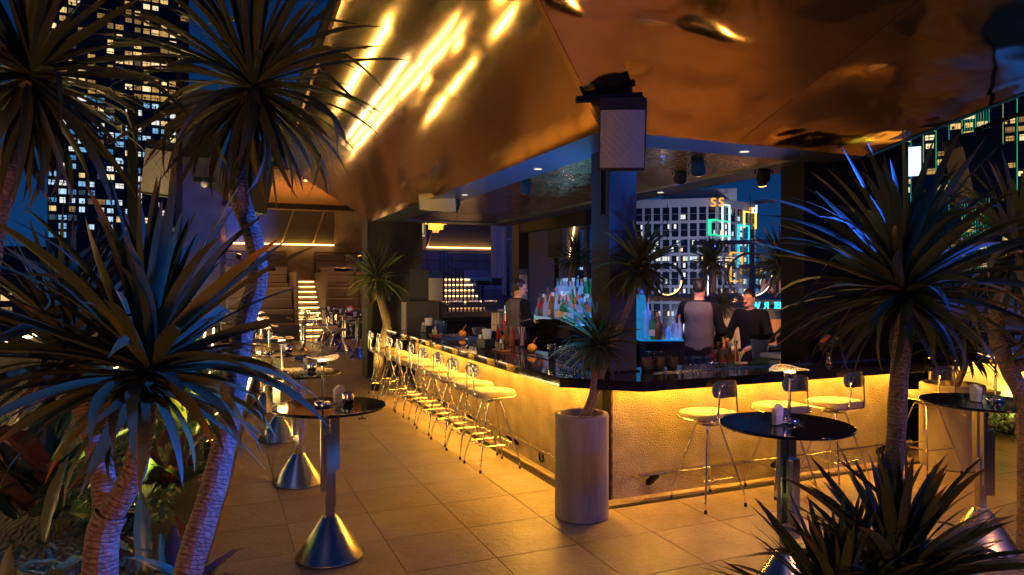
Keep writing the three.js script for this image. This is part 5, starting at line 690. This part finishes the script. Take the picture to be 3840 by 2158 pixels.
// ---------------------------------------------------------------- people: one smooth surface grown from a posed skeleton
function netMesh(f, lo, hi, cell) { // naive surface nets of f = 0
  const n = [0, 1, 2].map((k) => Math.ceil((hi[k] - lo[k]) / cell) + 1), [nx, ny, nz] = n, F = new Float32Array(nx * ny * nz), id = new Int32Array(nx * ny * nz).fill(-1), pos = [], idx = [];
  for (let k = 0; k < nz; k++) for (let j = 0; j < ny; j++) for (let i = 0; i < nx; i++) F[(k * ny + j) * nx + i] = f(lo[0] + i * cell, lo[1] + j * cell, lo[2] + k * cell);
  const I = (i, j, k) => (k * ny + j) * nx + i, E = [[0, 1], [2, 3], [4, 5], [6, 7], [0, 2], [1, 3], [4, 6], [5, 7], [0, 4], [1, 5], [2, 6], [3, 7]];
  for (let k = 0; k < nz - 1; k++) for (let j = 0; j < ny - 1; j++) for (let i = 0; i < nx - 1; i++) {
    const v = [F[I(i, j, k)], F[I(i + 1, j, k)], F[I(i, j + 1, k)], F[I(i + 1, j + 1, k)], F[I(i, j, k + 1)], F[I(i + 1, j, k + 1)], F[I(i, j + 1, k + 1)], F[I(i + 1, j + 1, k + 1)]];
    let m = 0; for (let q = 0; q < 8; q++) if (v[q] < 0) m++; if (m === 0 || m === 8) continue;
    let x = 0, y = 0, z = 0, c = 0; for (const [a, b] of E) if ((v[a] < 0) !== (v[b] < 0)) { const t = v[a] / (v[a] - v[b]); x += (a & 1) + t * ((b & 1) - (a & 1)); y += (a >> 1 & 1) + t * ((b >> 1 & 1) - (a >> 1 & 1)); z += (a >> 2) + t * ((b >> 2) - (a >> 2)); c++; }
    id[I(i, j, k)] = pos.length / 3; pos.push(lo[0] + (i + x / c) * cell, lo[1] + (j + y / c) * cell, lo[2] + (k + z / c) * cell);
  }
  const quad = (a, b, c, d, flip) => { if (a < 0 || b < 0 || c < 0 || d < 0) return; flip ? idx.push(a, c, b, a, d, c) : idx.push(a, b, c, a, c, d); };
  for (let k = 1; k < nz - 1; k++) for (let j = 1; j < ny - 1; j++) for (let i = 1; i < nx - 1; i++) {
    const s = F[I(i, j, k)] < 0;
    if (s !== F[I(i + 1, j, k)] < 0) quad(id[I(i, j - 1, k - 1)], id[I(i, j, k - 1)], id[I(i, j, k)], id[I(i, j - 1, k)], !s);
    if (s !== F[I(i, j + 1, k)] < 0) quad(id[I(i - 1, j, k - 1)], id[I(i - 1, j, k)], id[I(i, j, k)], id[I(i, j, k - 1)], !s);
    if (s !== F[I(i, j, k + 1)] < 0) quad(id[I(i - 1, j - 1, k)], id[I(i, j - 1, k)], id[I(i, j, k)], id[I(i - 1, j, k)], !s);
  }
  const g = new THREE.BufferGeometry(); g.setAttribute('position', new THREE.Float32BufferAttribute(pos, 3)); g.setIndex(idx); g.computeVertexNormals(); return g;
}
const cap = (x, y, z, [ax, ay, az, ra], [bx_, by, bz, rb], flat = 1) => { const dx = bx_ - ax, dy = by - ay, dz = (bz - az) * flat, px = x - ax, py = y - ay, pz = (z - az) * flat, t = Math.max(0, Math.min(1, (px * dx + py * dy + pz * dz) / (dx * dx + dy * dy + dz * dz + 1e-9))); return Math.hypot(px - dx * t, py - dy * t, pz - dz * t) - (ra + (rb - ra) * t); };
const smin = (a, b, k) => { const h = Math.max(0, k - Math.abs(a - b)) / k; return Math.min(a, b) - h * h * k / 4; };
const field = (list, k) => (x, y, z) => { let d = 9; for (const [a, b, flat] of list) d = smin(d, cap(x, y, z, a, b, flat), k); return d; };
const mSkin2 = M([0.52, 0.27, 0.16], 0.5), mHair = M([0.012, 0.009, 0.008], 0.4), mShirt = M([0.006, 0.006, 0.008], 0.85, 0, { specularIntensity: 0.3, bumpMap: repeated(grain, 3, 3), bumpScale: 0.003 }), mVest = M([0.085, 0.075, 0.07], 0.8), mTrouser = M([0.006, 0.006, 0.007], 0.9, 0, { specularIntensity: 0.3 }), mShoe = M([0.35, 0.35, 0.37], 0.5);
// pose: shoulders, elbows and wrists of left (+x) and right (-x) arm, body facing +z, metres for a 1.80 m figure
function person(label, p, turn, { elbowL, wristL, elbowR, wristR, headTurn = 0, headTilt = 0, bend = 0, vest = false, sleeves = 1, s = 1 }) {
  const o = thing('person', label, 'person', p, turn); o.scale.setScalar(s);
  const bz = (y) => bend * Math.max(0, y - 0.95), SL = [0.185, 1.475, bz(1.475), 0.052], SR = [-0.185, 1.475, bz(1.475), 0.052];
  const eL = [...elbowL, 0.042], wL = [...wristL, 0.029], eR = [...elbowR, 0.042], wR = [...wristR, 0.029];
  const torso = [[[0, 0.98, 0, 0.150], [0, 1.16, bz(1.16), 0.135], 1.35], [[0, 1.16, bz(1.16), 0.135], [0, 1.36, bz(1.36), 0.165], 1.35], [[-0.125, 1.43, bz(1.43), 0.075], [0.125, 1.43, bz(1.43), 0.075], 1.1], [[0, 1.40, bz(1.4), 0.10], [0, 1.50, bz(1.5), 0.07], 1.1]];
  const legs = [[[0.09, 0.93, 0, 0.098], [0.095, 0.50, 0.01, 0.066]], [[0.095, 0.50, 0.01, 0.066], [0.10, 0.09, -0.02, 0.046]], [[-0.09, 0.93, 0, 0.098], [-0.095, 0.50, 0.01, 0.066]], [[-0.095, 0.50, 0.01, 0.066], [-0.10, 0.09, -0.02, 0.046]]];
  const feet = [[[0.10, 0.04, -0.04, 0.04], [0.115, 0.035, 0.15, 0.036]], [[-0.10, 0.04, -0.04, 0.04], [-0.115, 0.035, 0.15, 0.036]]];
  const upper = [[SL, eL], [SR, eR]], fore = [[eL, wL], [eR, wR]];
  const hb = V(0, 1.50, bz(1.5) + 0.01), neck = [[[0, 1.46, hb.z - 0.02, 0.062], [0, 1.585, hb.z + 0.012, 0.056]]];
  const lim = (list, pad = 0.22) => { const l = [9, 9, 9], h = [-9, -9, -9]; for (const [a, b] of list) for (const q of [a, b]) for (let k = 0; k < 3; k++) { l[k] = Math.min(l[k], q[k] - pad); h[k] = Math.max(h[k], q[k] + pad); } return [l, h]; };
  const all = [...torso, ...legs, ...feet, ...upper, ...fore, ...neck], geos = [netMesh(field(all, 0.05), ...lim(all), 0.018)];
  // head on its own fine grid, turned on the neck
  const q = new THREE.Quaternion().setFromEuler(new THREE.Euler(headTilt, headTurn, 0, 'YXZ')), at0 = V(0, 1.585, hb.z + 0.012);
  const skull = (x, y, z) => Math.hypot(x / 0.074, (y - 0.125) / 0.098, (z - 0.012) / 0.093) * 0.085 - 0.085;
  const headF = (x, y, z) => { const ax = Math.abs(x); let d = skull(x, y, z); d = smin(d, cap(ax, y, z, [0.018, 0.03, 0.045, 0.045], [0.012, 0.015, 0.072, 0.026]), 0.04); d = smin(d, cap(ax, y, z, [0, 0.10, 0.10, 0.008], [0, 0.068, 0.119, 0.013]), 0.018); d = smin(d, cap(ax, y, z, [0.012, 0.066, 0.104, 0.009], [0.014, 0.066, 0.10, 0.009]), 0.01); d = smin(d, cap(ax, y, z, [0.015, 0.118, 0.098, 0.008], [0.045, 0.122, 0.083, 0.007]), 0.015); d = smin(d, cap(ax, y, z, [0.0, 0.036, 0.100, 0.008], [0.02, 0.038, 0.093, 0.006]), 0.012); d = smin(d, cap(ax, y, z, [0.074, 0.11, 0.0, 0.012], [0.070, 0.075, 0.004, 0.009]), 0.01); d = smin(d, cap(x, y, z, [0, -0.08, -0.01, 0.055], [0, 0.05, -0.005, 0.058]), 0.03); return Math.max(d, -(Math.hypot(ax - 0.030, y - 0.104, z - 0.108) - 0.013)); };
  const place = (g) => g.applyQuaternion(q).translate(at0.x, at0.y, at0.z);
  geos.push(place(netMesh(headF, [-0.11, -0.07, -0.12], [0.11, 0.25, 0.15], 0.0045)));
  // hands: palm, four curled fingers, thumb
  for (const [e, w, sd] of [[elbowL, wristL, 1], [elbowR, wristR, -1]]) {
    const d = V(...w).sub(V(...e)).normalize(), side = d.clone().cross(V(0, 1, 0)).normalize().multiplyScalar(sd), dn = d.clone().cross(side).normalize(); if (dn.y > 0) dn.negate(); const W = V(...w), pt = (a, b, c, r) => { const v = W.clone().addScaledVector(d, a).addScaledVector(side, b).addScaledVector(dn, c); return [v.x, v.y, v.z, r]; };
    const hand = [[pt(0, 0, 0, 0.028), pt(0.05, 0.018, 0, 0.020)], [pt(0, 0, 0, 0.028), pt(0.05, -0.022, 0, 0.020)], [pt(0.05, 0.02, 0, 0.019), pt(0.05, -0.024, 0, 0.019)]], fing = [];
    for (let k = 0; k < 4; k++) { const b = 0.030 - k * 0.019, l = [0.034, 0.040, 0.037, 0.028][k]; fing.push([pt(0.06, b, 0, 0.0095), pt(0.06 + l, b, 0.012, 0.009)], [pt(0.06 + l, b, 0.012, 0.009), pt(0.06 + l * 1.35, b, 0.012 + l * 0.8, 0.0075)]); }
    fing.push([pt(0.015, 0.03, 0.006, 0.012), pt(0.05, 0.052, 0.018, 0.010)], [pt(0.05, 0.052, 0.018, 0.010), pt(0.078, 0.045, 0.03, 0.008)]);
    const f1 = field(hand, 0.02); geos.push(netMesh((x, y, z) => { let v = f1(x, y, z); for (const [a, b] of fing) v = smin(v, cap(x, y, z, a, b), 0.006); return v; }, ...lim([...hand, ...fing], 0.03), 0.005));
  }
  part(o, 'body', join(geos), mSkin2);
  const hairF = (x, y, z) => { const top = Math.hypot(x / 0.078, (y - 0.132) / 0.108, (z - 0.004) / 0.098) * 0.09 - 0.09 + 0.004 * noise.noise(x * 60, y * 60, z * 60); return Math.max(top, 0.155 - y + Math.max(0, z - 0.02) * 0 + (z < 0.045 ? -0.115 + Math.max(0, z + 0.02) * 1.5 : 0)); };
  part(o, 'hair', place(netMesh(hairF, [-0.11, 0.0, -0.13], [0.11, 0.27, 0.13], 0.005)), mHair);
  for (const sx of [-1, 1]) part(o, 'eye', place(new THREE.SphereGeometry(0.0085, 10, 8).scale(1.4, 0.6, 0.7).translate(sx * 0.030, 0.104, 0.0945)), mHair);
  part(o, 'lips', place(new THREE.SphereGeometry(0.012, 12, 8).scale(1.7, 0.45, 0.55).translate(0, 0.038, 0.107)), M([0.38, 0.12, 0.09], 0.5));
  const cut = (f, y0, y1) => (x, y, z) => Math.max(f(x, y, z), y0 - y, y - y1);
  const sl = sleeves === 1 ? fore : fore.map(([a, b]) => [a, a.map((v, k) => v + (b[k] - v) * sleeves)]), sh = [...torso, ...upper, ...sl];
  const wrink = (x, y, z) => 0.006 * noise.noise(x * 16, y * 22, z * 16);
  part(o, 'shirt', netMesh(cut((x, y, z) => field(sh, 0.06)(x, y, z) - 0.013 + wrink(x, y, z), 0.90, 1.555), ...lim(sh), 0.018), mShirt);
  if (vest) { const vf = field(torso, 0.07); part(o, 'vest', netMesh((x, y, z) => Math.max(vf(x, y, z) - 0.026 + wrink(x, y, z) * 0.7, 0.93 - y, y - 1.535, Math.abs(x) - 0.175 + Math.max(0, 1.25 - y) * -0.2), ...lim(torso), 0.015), mVest); }
  else part(o, 'collar', netMesh((x, y, z) => Math.max(Math.abs(field(neck, 0.03)(x, y, z) - 0.016) - 0.006, 1.50 - y, y - 1.545 + Math.max(0, z - hb.z) * 0.2), [-0.14, 1.46, hb.z - 0.16], [0.14, 1.6, hb.z + 0.16], 0.008), mShirt);
  part(o, 'trousers', netMesh(cut((x, y, z) => field([[[0, 0.98, 0, 0.15], [0, 0.94, 0, 0.15], 1.35], ...legs], 0.05)(x, y, z) - 0.016, 0.06, 0.99), ...lim([...legs, torso[0]]), 0.02), mTrouser);
  part(o, 'shoes', netMesh((x, y, z) => Math.max(field(feet, 0.02)(x, y, z) - 0.01, -y + 0.003), [-0.2, 0, -0.14], [0.2, 0.11, 0.25], 0.012), mShoe);
  return o;
}
const toCam = (p) => Math.atan2(-p.x, -p.z);
{ const p = at(1940, 1060, 10.2); p.y = 0; person('bartender in grey vest looking right beside the lit bottles', p, toCam(p) + Math.PI - 0.95, { elbowL: [0.25, 1.18, 0.10], wristL: [0.12, 1.20, 0.34], elbowR: [-0.25, 1.19, 0.02], wristR: [-0.16, 1.12, 0.26], headTurn: -0.35, vest: true, s: 1.045 });
  const t = at(1966, 1190, 10.0); const o = thing('order_pad', 'dark order pad held by the bartender in grey vest', 'notepad', [t.x, t.y, t.z], -YAW + 0.3); part(o, 'pad', box(0.14, 0.012, 0.19, 0.004), M([0.25, 0.17, 0.12], 0.6), [0, 0, 0], [0.5, 0, 0.3]); part(o, 'cover', box(0.14, 0.004, 0.19), mBlack, [0, 0.012, 0], [0.5, 0, 0.3]); }
{ const p = at(2622, 1060, 9.0); p.y = 0; person('waiter in grey vest seen from behind at the inner bar', p, toCam(p) + Math.PI - 0.12, { elbowL: [0.28, 1.17, 0.06], wristL: [0.20, 1.02, 0.28], elbowR: [-0.27, 1.18, 0.02], wristR: [-0.18, 1.02, 0.24], vest: true, s: 1.045 }); }
{ const p = at(2822, 1060, 9.3); p.y = 0; person('man in black shirt mixing drinks behind the bar', p, toCam(p) - 0.42, { elbowL: [0.29, 1.16, 0.10], wristL: [0.10, 1.03, 0.34], elbowR: [-0.30, 1.17, 0.10], wristR: [-0.22, 1.04, 0.36], headTurn: -0.22, headTilt: 0.06, sleeves: 0.35, bend: 0.10, s: 0.97 }); }
{ const p = at(3418, 1060, 7.8); p.y = 0; person('person in black clothes half hidden behind the black wall', p, toCam(p) + 2.3, { elbowL: [0.30, 1.14, -0.02], wristL: [0.22, 0.98, 0.22], elbowR: [-0.30, 1.14, 0.0], wristR: [-0.18, 1.0, 0.26], bend: 0.35, sleeves: 0.1, s: 1.0 }); }

// ---------------------------------------------------------------- right back corner: glazed screen, sofa, hoops, neon
{
  const A = at(2600, 1060, 13.2), B = at(3300, 1060, 12.2), o = thing('glazed_screen', 'dark framed glass screen behind the bar at right', 'screen wall'); const mFr = M([0.02, 0.025, 0.05], 0.5); const on = (t, y) => [A.x + (B.x - A.x) * t, y, A.z + (B.z - A.z) * t];
  part(o, 'top_rail', beam(on(0, 2.60), on(1, 2.60), 0.06, 0.08), mFr); part(o, 'sill_rail', beam(on(0, 1.43), on(1, 1.43), 0.10, 0.10), mFr); for (const px of [2650, 2668, 2832, 2925, 3120]) { const t = (px - 2600) / 700; part(o, 'post', beam([on(t, 0)[0], 1.40, on(t, 0)[2]], [on(t, 0)[0], px > 2900 ? 2.62 : 2.60, on(t, 0)[2] + 0.001], 0.07, 0.07), mFr); } part(o, 'pane', beam(on(0.03, 2.01), on(0.98, 2.01), 0.01, 1.06), mGlass); part(o, 'low_wall', beam(on(0, 0.69), on(1, 0.69), 0.16, 1.375), mPlasterPlain);
  const hoop = (label, px, py, d, r, turn, col) => { const p = at(px, py, d), h = thing('light_hoop', label, 'hoop', p, turn); part(h, 'ring', new THREE.TorusGeometry(r, 0.022, 8, 64), M([0.05, 0.06, 0.09], 0.35, 0.6)); part(h, 'led_ring', new THREE.TorusGeometry(r - 0.022, 0.011, 6, 48, Math.PI * 0.62).rotateZ(-Math.PI * 0.62), glow(col, 4.5)); part(h, 'hanger', cyl(0.006, 0.006, 1.0, 6).translate(0, r, 0), mBlack); };
  hoop('large circular light hoop in front of the office block view', 2814, 1034, 12.0, 0.385, -YAW - 0.55, [1, 0.86, 0.65]); hoop('small circular light hoop with warm glow left of the waiter', 2503, 1052, 11.5, 0.265, -YAW + 0.1, [1, 0.62, 0.15]);
  const q = at(2655, 1055, 13.0); single('light_tube', 'thin vertical white light tube behind the waiter', 'light', cyl(0.012, 0.012, 0.55, 8), glow([0.75, 0.7, 1], 3), [q.x, q.y - 0.28, q.z]);
  const n = at(2912, 1152, 12.3), sg = thing('neon_sign', 'cyan neon word seen mirrored on the glass by the sofa', 'sign', [n.x + 0.05, n.y - 0.02, n.z + 0.25], -YAW - 0.1); let x = 0; for (const c of ['B', 'I', 'R', 'W']) { const g = new TextGeometry(c, { font, size: 0.115, depth: 0.012, curveSegments: 4 }); g.computeBoundingBox(); x += g.boundingBox.max.x + 0.022; part(sg, 'neon_letter', g.scale(-1, 1, 1), glow([0.05, 0.75, 1], 2.2), [-x + g.boundingBox.max.x, 0, 0]); }
  const sf = thing('corner_sofa', 'tan and cream curved sofa behind the man in black', 'sofa'), S0 = at(2712, 1060, 11.6), S1 = at(3050, 1060, 11.0), mTan = M([0.50, 0.27, 0.09], 0.45), mCr = M([0.60, 0.55, 0.52], 0.5); for (let k = 0; k < 3; k++) { const a = S0.clone().lerp(S1, k / 3 + 0.005), b = S0.clone().lerp(S1, (k + 1) / 3 - 0.005), mt = k ? mTan : mCr; part(sf, 'back_cushion', beam([a.x, 1.02, a.z], [b.x, 1.02, b.z], 0.16, 0.46), mt); part(sf, 'seat_cushion', beam([a.x - FWD.x * 0.35, 0.72, a.z - FWD.z * 0.35], [b.x - FWD.x * 0.35, 0.72, b.z - FWD.z * 0.35], 0.56, 0.16), mt); } part(sf, 'plinth', beam([S0.x - FWD.x * 0.3, 0.32, S0.z - FWD.z * 0.3], [S1.x - FWD.x * 0.3, 0.32, S1.z - FWD.z * 0.3], 0.6, 0.63), mPlasterPlain);
  const lb = at(2698, 1240, 11.2), l0 = thing('light_box', 'small yellow light box beside the sofa', 'light', [lb.x, 0, lb.z], -YAW); part(l0, 'lit_panel', bx(-0.05, 0.05, 0.95, 1.24, -0.05, 0.05), glow([1, 0.75, 0.05], 0.8)); part(l0, 'post', bx(-0.04, 0.04, 0, 0.949, -0.04, 0.04), mBlack);
  const tb = at(2970, 1262, 10.3), t0 = thing('low_table', 'cream low table with menu stand by the sofa', 'table', [tb.x, 0, tb.z], -YAW); part(t0, 'tabletop', box(0.62, 0.07, 0.5, 0.01), mCream, [0, 1.02, 0]); part(t0, 'pedestal', bx(-0.1, 0.1, 0, 0.98, -0.1, 0.1), mBlack); const mn = thing('menu_stand', 'upright dark menu stand on the cream low table', 'menu', [tb.x + 0.05, 1.056, tb.z], -YAW); part(mn, 'board', box(0.10, 0.22, 0.015, 0.003), M([0.10, 0.11, 0.12], 0.5), [0, 0.11, 0]);
  spot([at(2900, 1060, 10.5).x, 0.55, at(2900, 1060, 10.5).z], at(2950, 1150, 12), [1, 0.50, 0.13], 5, 60, 8);
  floodlight('warm downlight over the corner sofa', [at(2860, 700, 10.4).x, 3.3, at(2860, 700, 10.4).z], [at(2900, 1200, 11.4).x, 0.9, at(2900, 1200, 11.4).z], [1, 0.5, 0.14], 16, 40, 4);
  part(t0, 'bench_light', box(0.5, 0.01, 0.02), glow(AMBER, 4), [0, 0.975, -0.2]);
}
// ---------------------------------------------------------------- right side: beige wall, blue roof deck, lit cabinet
{
  const w = thing('boundary_wall', 'beige rendered wall with louvre along the right side', 'wall'); part(w, 'wall', metreUV(bx(9.3, 9.6, 0, 1.44, 1, -9.5)), mPlasterPlain); const lv = part(w, 'louvre', bx(9.285, 9.299, 1.05, 1.24, -5.6, -7.0), mBlack); for (let k = 0; k < 6; k++) part(lv, 'slat', bx(9.27, 9.284, 1.062 + k * 0.03, 1.075 + k * 0.03, -5.58, -6.98), mTaupe);
  single('roof_deck', 'flat blue lit roof deck beyond the beige wall', 'roof', metreUV(bx(9.25, 22, 1.445, 1.53, 2, -16)), M([0.32, 0.33, 0.36], 0.6, 0, { map: repeated(cloudy, 0.3, 0.3) })); const ct = thing('lit_cabinet', 'white cabinet glowing amber under its top by the wall', 'cabinet'); part(ct, 'top', bx(8.62, 9.29, 0.86, 0.91, -4.2, -7.3), mCream); for (let k = 0; k < 3; k++) part(ct, 'door', bx(8.80, 8.82, 0.10, 0.84, -4.3 - k * 0.98, -5.25 - k * 0.98), mWhite); part(ct, 'plinth', bx(8.84, 9.29, 0.002, 0.855, -4.25, -7.25), mBoothBase); part(ct, 'led_strip', bx(8.66, 8.69, 0.848, 0.858, -4.25, -7.25), mLed); strip([8.70, 0.845, -4.25], [8.70, 0.845, -7.25], 0.04, [0.3, -1, 0], AMBER, 34, 'cabinet_led_light');
  const wd = thing('timber_bench', 'timber boarded bench front beside the wide planter', 'bench'); for (let k = 0; k < 4; k++) part(wd, 'board', metreUV(bx(7.6, 7.66, 0.02 + k * 0.13, 0.14 + k * 0.13, -5.2, -7.4)), mWood); part(wd, 'seat_board', bx(7.4, 8.3, 0.56, 0.60, -5.15, -7.4), mWood);
  const post = at(3465, 1060, 11.5), pp = thing('frame_post', 'dark upright post and glazing rail beyond the right wall', 'post'); part(pp, 'post', bx(-0.12, 0.12, 1.54, 3.6, -0.1, 0.1), mBlack, [post.x, 0, post.z]); const c = at(3720, 1135, 16), cb = thing('roof_cabin', 'low curved cabin lit blue on the roof deck', 'cabin', [c.x, 1.531, c.z], -YAW); part(cb, 'body', box(2.6, 0.55, 1.2, 0.12), M([0.4, 0.42, 0.5], 0.6), [0, 0.28, 0]); part(cb, 'dark_window', box(0.9, 0.2, 0.05), mBlack, [-0.1, 0.3, 0.6]); const aw = at(3640, 1140, 15), a2 = thing('roof_awning', 'dark awning hood left of the blue cabin', 'awning', [aw.x, 1.531, aw.z], -YAW); part(a2, 'hood', new THREE.CylinderGeometry(0.6, 0.6, 1.3, 20, 1, false, 0, Math.PI).rotateZ(Math.PI / 2).rotateY(0.2).scale(1, 0.8, 1), mBlack);
}

// ---------------------------------------------------------------- lamps that light the terrace
floodlight('blue floodlight high at the right behind the camera', [5.6, 2.9, 1.2], [1.2, 0.6, -5.5], BLUE, 26, 40);
floodlight('blue floodlight at the right aimed at the left palms', [6.5, 4.3, -1.6], [-0.35, 0.9, -3.0], BLUE, 620, 11);
floodlight('blue floodlight low at the right aimed up at canopy edge', [1.2, 0.25, -3.1], [2.92, 3.0, -6.6], [0.0, 0.22, 0.9], 300, 16);
floodlight('blue floodlight over the right wall deck', [8.6, 3.4, -2.0], [13, 1.4, -8], BLUE, 120, 45);
floodlight('blue floodlight over the lounge aimed at the booths', [5.6, 4.4, -16.5], [8.6, 1.8, -24], BLUE, 110, 26);
floodlight('blue floodlight over the far tables', [5.2, 4.2, -14.8], [3.2, 0.4, -19.0], BLUE, 20, 22);
floodlight('blue floodlight aimed at the lounge side wall', [6.0, 3.8, -12.2], [7.9, 2.2, -16.0], BLUE, 60, 34);
floodlight('blue floodlight inside the bar above the back bar', [4.6, 2.95, -6.2], [5.8, 1.0, -8.5], BLUE, 14, 50);
floodlight('warm floodlight behind the camera washing the near floor', [4.6, 3.4, 0.8], [4.6, 0, -3.3], [1, 0.38, 0.15], 32, 30, 12);
floodlight('warm floodlight washing the left palm leaves', [-1.0, 1.0, 0.7], [-0.6, 1.6, -2.6], [1, 0.38, 0.13], 13, 44, 10);
floodlight('green-yellow uplight in the left bed', [-0.60, 0.42, -3.30], [-0.60, 1.2, -3.55], [0.9, 0.85, 0.10], 1.6, 50, 2);
floodlight('green-yellow uplight deep in the left bed', [-0.05, 0.36, -7.0], [0.0, 1.4, -8.0], [1, 0.8, 0.15], 8, 50, 2);
floodlight('yellow uplight before the dark support wall palm', [2.5, 0.10, -11.9], [2.75, 1.7, -12.9], [1, 0.72, 0.12], 10, 40, 2);
{ const c = z26(2200, 1440, 2.7); floodlight('green uplight under the lower right dragon plants', [c.x, 0.26, c.z], [c.x + 0.1, 0.8, c.z - 0.15], [0.75, 0.85, 0.08], 4.5, 65, 2); const d = z26(2450, 1010, 8.3); floodlight('green uplight in the clipped shrubs', [d.x + 0.4, 0.5, d.z + 0.3], [d.x + 0.9, 0.3, d.z - 0.4], [0.7, 0.9, 0.1], 3, 60, 2); }
{ // LED line along the lip of the left bed
  const o = thing('bed_light_line', 'warm light line along the edge of the left planter bed', 'light'); const pts = [[0.045, -6.2], [0.25, -8.6], [0.42, -10.6], [0.64, -13.2], [0.88, -16.2]]; const mL = glow([1, 0.72, 0.28], 14); for (let k = 0; k < 4; k++) { const a = [pts[k][0] - 0.06, 0.262, pts[k][1]], b = [pts[k + 1][0] - 0.06, 0.262, pts[k + 1][1] + 0.02]; part(o, 'light_line', beam(a, b, 0.03, 0.02), mL); strip([a[0], 0.28, a[2]], [b[0], 0.28, b[2]], 0.03, [-0.1, 1, 0], [1, 0.66, 0.22], 60, 'bed_led_light'); }
}

floodlight('warm spotlight under the canopy aimed at the man in black', [5.2, 2.92, -5.6], [6.5, 1.4, -7.4], [1, 0.40, 0.12], 24, 26, 3);
floodlight('warm spotlight under the canopy aimed at the waiter', [4.3, 2.92, -5.5], [5.8, 1.2, -7.2], [1, 0.5, 0.2], 9, 26, 3);
floodlight('warm spotlight under the canopy aimed at the left bartender', [3.3, 2.92, -7.4], [4.0, 1.4, -9.4], [1, 0.5, 0.2], 12, 30, 3);

floodlight('yellow uplight in the middle of the left bed', [-0.5, 0.36, -5.2], [-0.7, 1.6, -6.2], [1, 0.78, 0.15], 10, 50, 2);
floodlight('yellow uplight at the far part of the left bed', [-0.1, 0.36, -9.6], [-0.2, 1.8, -10.6], [1, 0.75, 0.15], 14, 50, 2);

{ // rendered parapet on the left with a light line under its rail
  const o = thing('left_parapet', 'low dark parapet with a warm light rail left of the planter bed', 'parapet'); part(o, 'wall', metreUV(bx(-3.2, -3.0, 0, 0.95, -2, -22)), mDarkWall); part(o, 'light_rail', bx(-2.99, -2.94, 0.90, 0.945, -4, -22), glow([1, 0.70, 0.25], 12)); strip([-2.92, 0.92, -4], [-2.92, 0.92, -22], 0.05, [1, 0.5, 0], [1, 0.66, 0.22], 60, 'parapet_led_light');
  const q = thing('light_trough', 'group of long warm light lines on the far left bed', 'light'); for (const [x, c] of [[-0.12, [1, 0.62, 0.28]], [-0.36, [1, 0.60, 0.24]], [-0.66, [1, 0.72, 0.45]]]) { part(q, 'light_line', bx(x - 0.015, x + 0.015, 0.256, 0.275, -12.0, -26.2), glow(c, 16)); strip([x, 0.278, -12.0], [x, 0.278, -26.2], 0.03, [0, 1, 0], c, 24, 'trough_led_light'); }
  part(q, 'light_line', bx(-1.78, -1.62, 0.256, 0.275, -12.6, -26.2), glow([1, 0.70, 0.22], 12)); strip([-1.70, 0.278, -12.6], [-1.70, 0.278, -26.2], 0.16, [0, 1, 0], [1, 0.70, 0.22], 12, 'trough_led_light');
}
floodlight('warm uplight washing the timber ceiling, left of two', [0.6, 2.7, -22.4], [1.2, 4.8, -22.8], [1, 0.42, 0.08], 60, 70, 6);
floodlight('warm uplight washing the timber ceiling, right of two', [4.2, 2.7, -22.4], [3.8, 4.8, -22.8], [1, 0.42, 0.08], 60, 70, 6);
floodlight('warm downlight over the far left booths', [1.0, 4.7, -23.0], [1.0, 1.0, -24.6], [1, 0.45, 0.12], 45, 45, 6);
floodlight('warm downlight over the far right booths', [4.6, 4.7, -23.0], [4.4, 1.0, -24.6], [1, 0.45, 0.12], 36, 45, 6);
floodlight('warm downlight over the far tables', [2.2, 4.6, -19.4], [2.4, 0, -18.5], [1, 0.45, 0.15], 16, 45, 6);
floodlight('blue floodlight low in front of the bar aimed up at the right soffit', [3.5, 0.25, -2.0], [3.75, 3.0, -4.8], [0.0, 0.22, 0.9], 110, 16);

floodlight('blue floodlight low before the left end wall', [1.0, 4.4, -18.6], [-0.5, 4.2, -26.4], BLUE, 110, 20);

floodlight('warm spotlight under the canopy over the left counter glasses', [3.3, 2.92, -5.5], [3.15, 1.1, -6.4], [1, 0.75, 0.5], 7, 34, 2);
floodlight('warm floodlight low behind the camera aimed at the right palm', [0.9, 0.6, 0.4], [2.9, 1.0, -1.8], [1, 0.42, 0.16], 5, 28, 8);

renderer.render(scene, camera);
